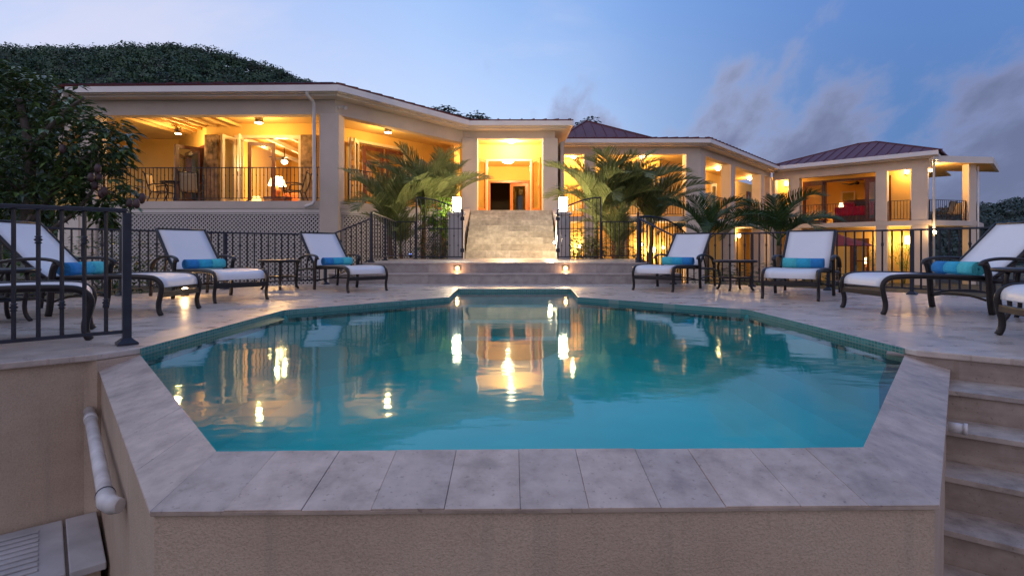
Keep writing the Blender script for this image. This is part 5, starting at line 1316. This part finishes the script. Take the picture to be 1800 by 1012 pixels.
# ------------------------------------------------------------------ hills with woodland
def interp(tab, x):
    if x <= tab[0][0]: return tab[0][1]
    for (a, b), (c, d) in zip(tab, tab[1:]):
        if x <= c: return b + (d - b) * (x - a) / (c - a)
    return tab[-1][1]
def hill(name, label, prof, yr, yn, x0, x1, step, zfoot, mat, leafmat, wname, wlabel, ntree, r_tree, quad, seed):
    rnd = random.Random(seed)
    def hz(x, y):
        px = X0 + F * x / yr; zr = EYE + (Y0 - interp(prof, px)) / F * yr - r_tree * 1.7
        u = (y - yn) / (yr - yn)
        if u <= 1: s = max(0, u); s = s ** .85
        else: s = max(0, 1 - (u - 1) * 1.2)
        return zfoot + (zr - zfoot) * s + 2.0 * math.sin(x * .11 + y * .05) * s * (1 - .0) * .5 * (0 if .95 < u < 1.05 else 1)
    nx = int((x1 - x0) / step) + 1; gx = [x0 + i * step for i in range(nx)]; gy = [yn + (yr - yn) * 1.7 * k / 30 for k in range(31)]
    tag(grid(name, gx, gy, hz, mat), label, kind='structure')
    V_, F_ = [], []
    for k in range(ntree):
        u = 1 - rnd.random() ** 1.6 * .95
        if k % 7 == 0: u = rnd.uniform(.97, 1.02)
        y = yn + (yr - yn) * u; x = rnd.uniform(x0, x1) 
        z = hz(x, y); rt = r_tree * rnd.choice((.5, .7, .9, 1.1, 1.6, 2.0 if u < .9 else 1.2)); cx, cy, cz = x, y, z + rt * .5
        nq = 85
        for q in range(nq):
            th = rnd.uniform(0, 6.283); ph = math.acos(rnd.uniform(-.25, 1)); rr = rt * rnd.uniform(.75, 1.08)
            p = Vector((cx + rr * math.sin(ph) * math.cos(th), cy + rr * math.sin(ph) * math.sin(th), cz + rr * .8 * math.cos(ph)))
            nr_ = (Vector((p.x - cx, p.y - cy, p.z - cz)).normalized() + Vector((rnd.gauss(0, .33), rnd.gauss(0, .33), rnd.gauss(0, .33)))).normalized(); a = nr_.cross(Vector((rnd.gauss(0, 1), rnd.gauss(0, 1), rnd.gauss(0, 1)))).normalized(); b = nr_.cross(a)
            s = quad * rnd.uniform(.5, 1.2); o = len(V_)
            V_ += [tuple(p - a * s), tuple(p + b * s * .7), tuple(p + a * s), tuple(p - b * s * .7)]; F_.append((o, o + 1, o + 2, o + 3))
    me = bpy.data.meshes.new(wname); me.from_pydata(V_, [], F_); me.materials.append(leafmat); o = bpy.data.objects.new(wname, me); COL.objects.link(o)
    tag(o, wlabel, kind='stuff')
LH = [(-700, 150), (-300, 100), (-100, 84), (0, 86), (18, 80), (60, 84), (110, 84), (160, 80), (210, 77), (260, 79), (320, 79), (360, 84), (410, 94), (450, 106), (500, 124), (560, 150), (640, 190), (760, 240), (900, 300), (1200, 400)]
hill('wooded_hill', 'steep wooded hill rising behind the left of the villa', LH, 250, 90, -290, 60, 7, -6, M['hillsoil'], M['wood_leaf'], 'hill_woodland', 'dense dark green woodland covering the left hill', 3400, 3.0, .55, 61)
RH = [(1000, 436), (1300, 410), (1500, 395), (1600, 378), (1650, 368), (1700, 361), (1740, 355), (1770, 351), (1810, 347), (1900, 338), (2200, 320), (2600, 330)]
hill('distant_hill', 'low wooded hill far off behind the right edge of the pavilion', RH, 300, 100, 40, 520, 9, -30, M['hillsoil'], M['far_leaf'], 'distant_woodland', 'dark woodland covering the far right hill', 2400, 3.2, .8, 62)

# ------------------------------------------------------------------ sky, sun, camera
w = bpy.data.worlds.new('World'); scn.world = w; w.use_nodes = True; nt = w.node_tree; bg = nt.nodes['Background']
SUN_AZ = R(-62); SUN_EL = R(4)      # azimuth measured from +Y towards +X
sky = N(nt, 'ShaderNodeTexSky', sky_type='NISHITA'); sky.sun_disc = False; sky.sun_elevation = SUN_EL; sky.sun_rotation = SUN_AZ; sky.altitude = 60; sky.air_density = 1.0; sky.dust_density = .6; sky.ozone_density = 3.0
tc = N(nt, 'ShaderNodeTexCoord'); sep = N(nt, 'ShaderNodeSeparateXYZ'); L(nt, tc.outputs['Generated'], sep.inputs[0])
def mr(src, a, b):
    m_ = N(nt, 'ShaderNodeMapRange', interpolation_type='SMOOTHSTEP'); L(nt, src, m_.inputs[0]); m_.inputs[1].default_value = a; m_.inputs[2].default_value = b; return m_.outputs[0]
def mth(op, a, b, c=None):
    m_ = N(nt, 'ShaderNodeMath', operation=op)
    for i, v in enumerate((a, b, c)):
        if v is None: continue
        if hasattr(v, 'links'): L(nt, v, m_.inputs[i])
        else: m_.inputs[i].default_value = v
    return m_.outputs[0]
fx = mr(sep.outputs['X'], -.62, .60); fz = mr(sep.outputs['Z'], .10, .50)
low = ramp(nt, fx, [(0, (.49, .53, .68)), (.33, (.47, .56, .75)), (.60, (.40, .52, .75)), (1, (.08, .16, .35))]).outputs['Color']
high = ramp(nt, fx, [(0, (.31, .40, .66)), (.35, (.26, .40, .69)), (.7, (.15, .29, .60)), (1, (.085, .18, .45))]).outputs['Color']
base = mixc(nt, fz, low, high)
# clouds on a flat layer
zm = mth('MAXIMUM', mth('ADD', sep.outputs['Z'], .62), .2)
cv = N(nt, 'ShaderNodeCombineXYZ'); L(nt, mth('DIVIDE', sep.outputs['X'], zm), cv.inputs['X']); L(nt, mth('DIVIDE', sep.outputs['Y'], zm), cv.inputs['Y'])
cvm = N(nt, 'ShaderNodeMapping'); cvm.inputs['Location'].default_value = (33.3, 19.1, 0); cvm.inputs['Scale'].default_value = (1.0, .55, 1); L(nt, cv.outputs[0], cvm.inputs['Vector'])
n1 = noise(nt, cvm.outputs[0], 4.4, 10, .56)
cov = mr(sep.outputs['X'], -.04, .12); zc = mr(sep.outputs['Z'], .40, .18)
dens = mth('ADD', n1.outputs['Fac'], mth('MULTIPLY_ADD', mth('MULTIPLY', cov, zc), .25, -.150))
cm = mr(dens, .47, .60)
ccol = mixc(nt, mr(dens, .50, .72), (.26, .30, .46), (.125, .135, .235))
ccol = mixc(nt, mr(sep.outputs['X'], .25, .66), ccol, mixc(nt, mr(dens, .48, .7), (.19, .22, .38), (.105, .12, .215)))
c1 = mixc(nt, mth('MULTIPLY', cm, .96), base, ccol)
wv = N(nt, 'ShaderNodeMapping'); wv.inputs['Scale'].default_value = (.7, 1.6, 1); wv.inputs['Rotation'].default_value = (0, 0, R(35)); L(nt, cv.outputs[0], wv.inputs['Vector'])
n2 = noise(nt, wv.outputs[0], 2.0, 6, .6); wf = mr(n2.outputs['Fac'], .46, .70)
lf = mth('SUBTRACT', 1.0, mr(sep.outputs['X'], -.05, .25))
c2 = mixc(nt, mth('MULTIPLY', mth('MULTIPLY', wf, lf), .5), c1, (.56, .54, .64))
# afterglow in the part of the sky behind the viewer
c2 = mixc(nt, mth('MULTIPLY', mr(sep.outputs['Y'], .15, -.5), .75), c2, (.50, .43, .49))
nsc = mixc(nt, 1.0, sky.outputs['Color'], (.10, .10, .10), 'MULTIPLY')
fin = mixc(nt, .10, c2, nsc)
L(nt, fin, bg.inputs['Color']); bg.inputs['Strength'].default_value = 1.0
sl = bpy.data.lights.new('sun', 'SUN'); sl.energy = .22; sl.angle = R(25); sl.color = (1, .86, .80)
so = bpy.data.objects.new('sun', sl); COL.objects.link(so)
sd_ = Vector((math.sin(SUN_AZ) * math.cos(R(14)), math.cos(SUN_AZ) * math.cos(R(14)), math.sin(R(14))))
so.rotation_euler = (-sd_).to_track_quat('-Z', 'Y').to_euler()

cam = bpy.data.cameras.new('camera'); co = bpy.data.objects.new('camera', cam); COL.objects.link(co)
co.location = (0, 0, EYE); co.rotation_euler = (R(90), 0, 0)
cam.sensor_width = 36; cam.lens = 36 * F / 1800; cam.shift_y = (Y0 - 506) / 1800; cam.clip_end = 3000; cam.clip_start = .05
scn.camera = co
vs_ = scn.view_settings; vs_.view_transform = 'Standard'; vs_.look = 'None'; vs_.exposure = .6; vs_.gamma = 1
scn.render.engine = 'CYCLES'; cy = scn.cycles
cy.use_denoising = True
try: cy.denoiser = 'OPENIMAGEDENOISE'
except Exception: pass
cy.max_bounces = 8; cy.transparent_max_bounces = 16; cy.sample_clamp_indirect = 6; cy.caustics_reflective = False; cy.caustics_refractive = False
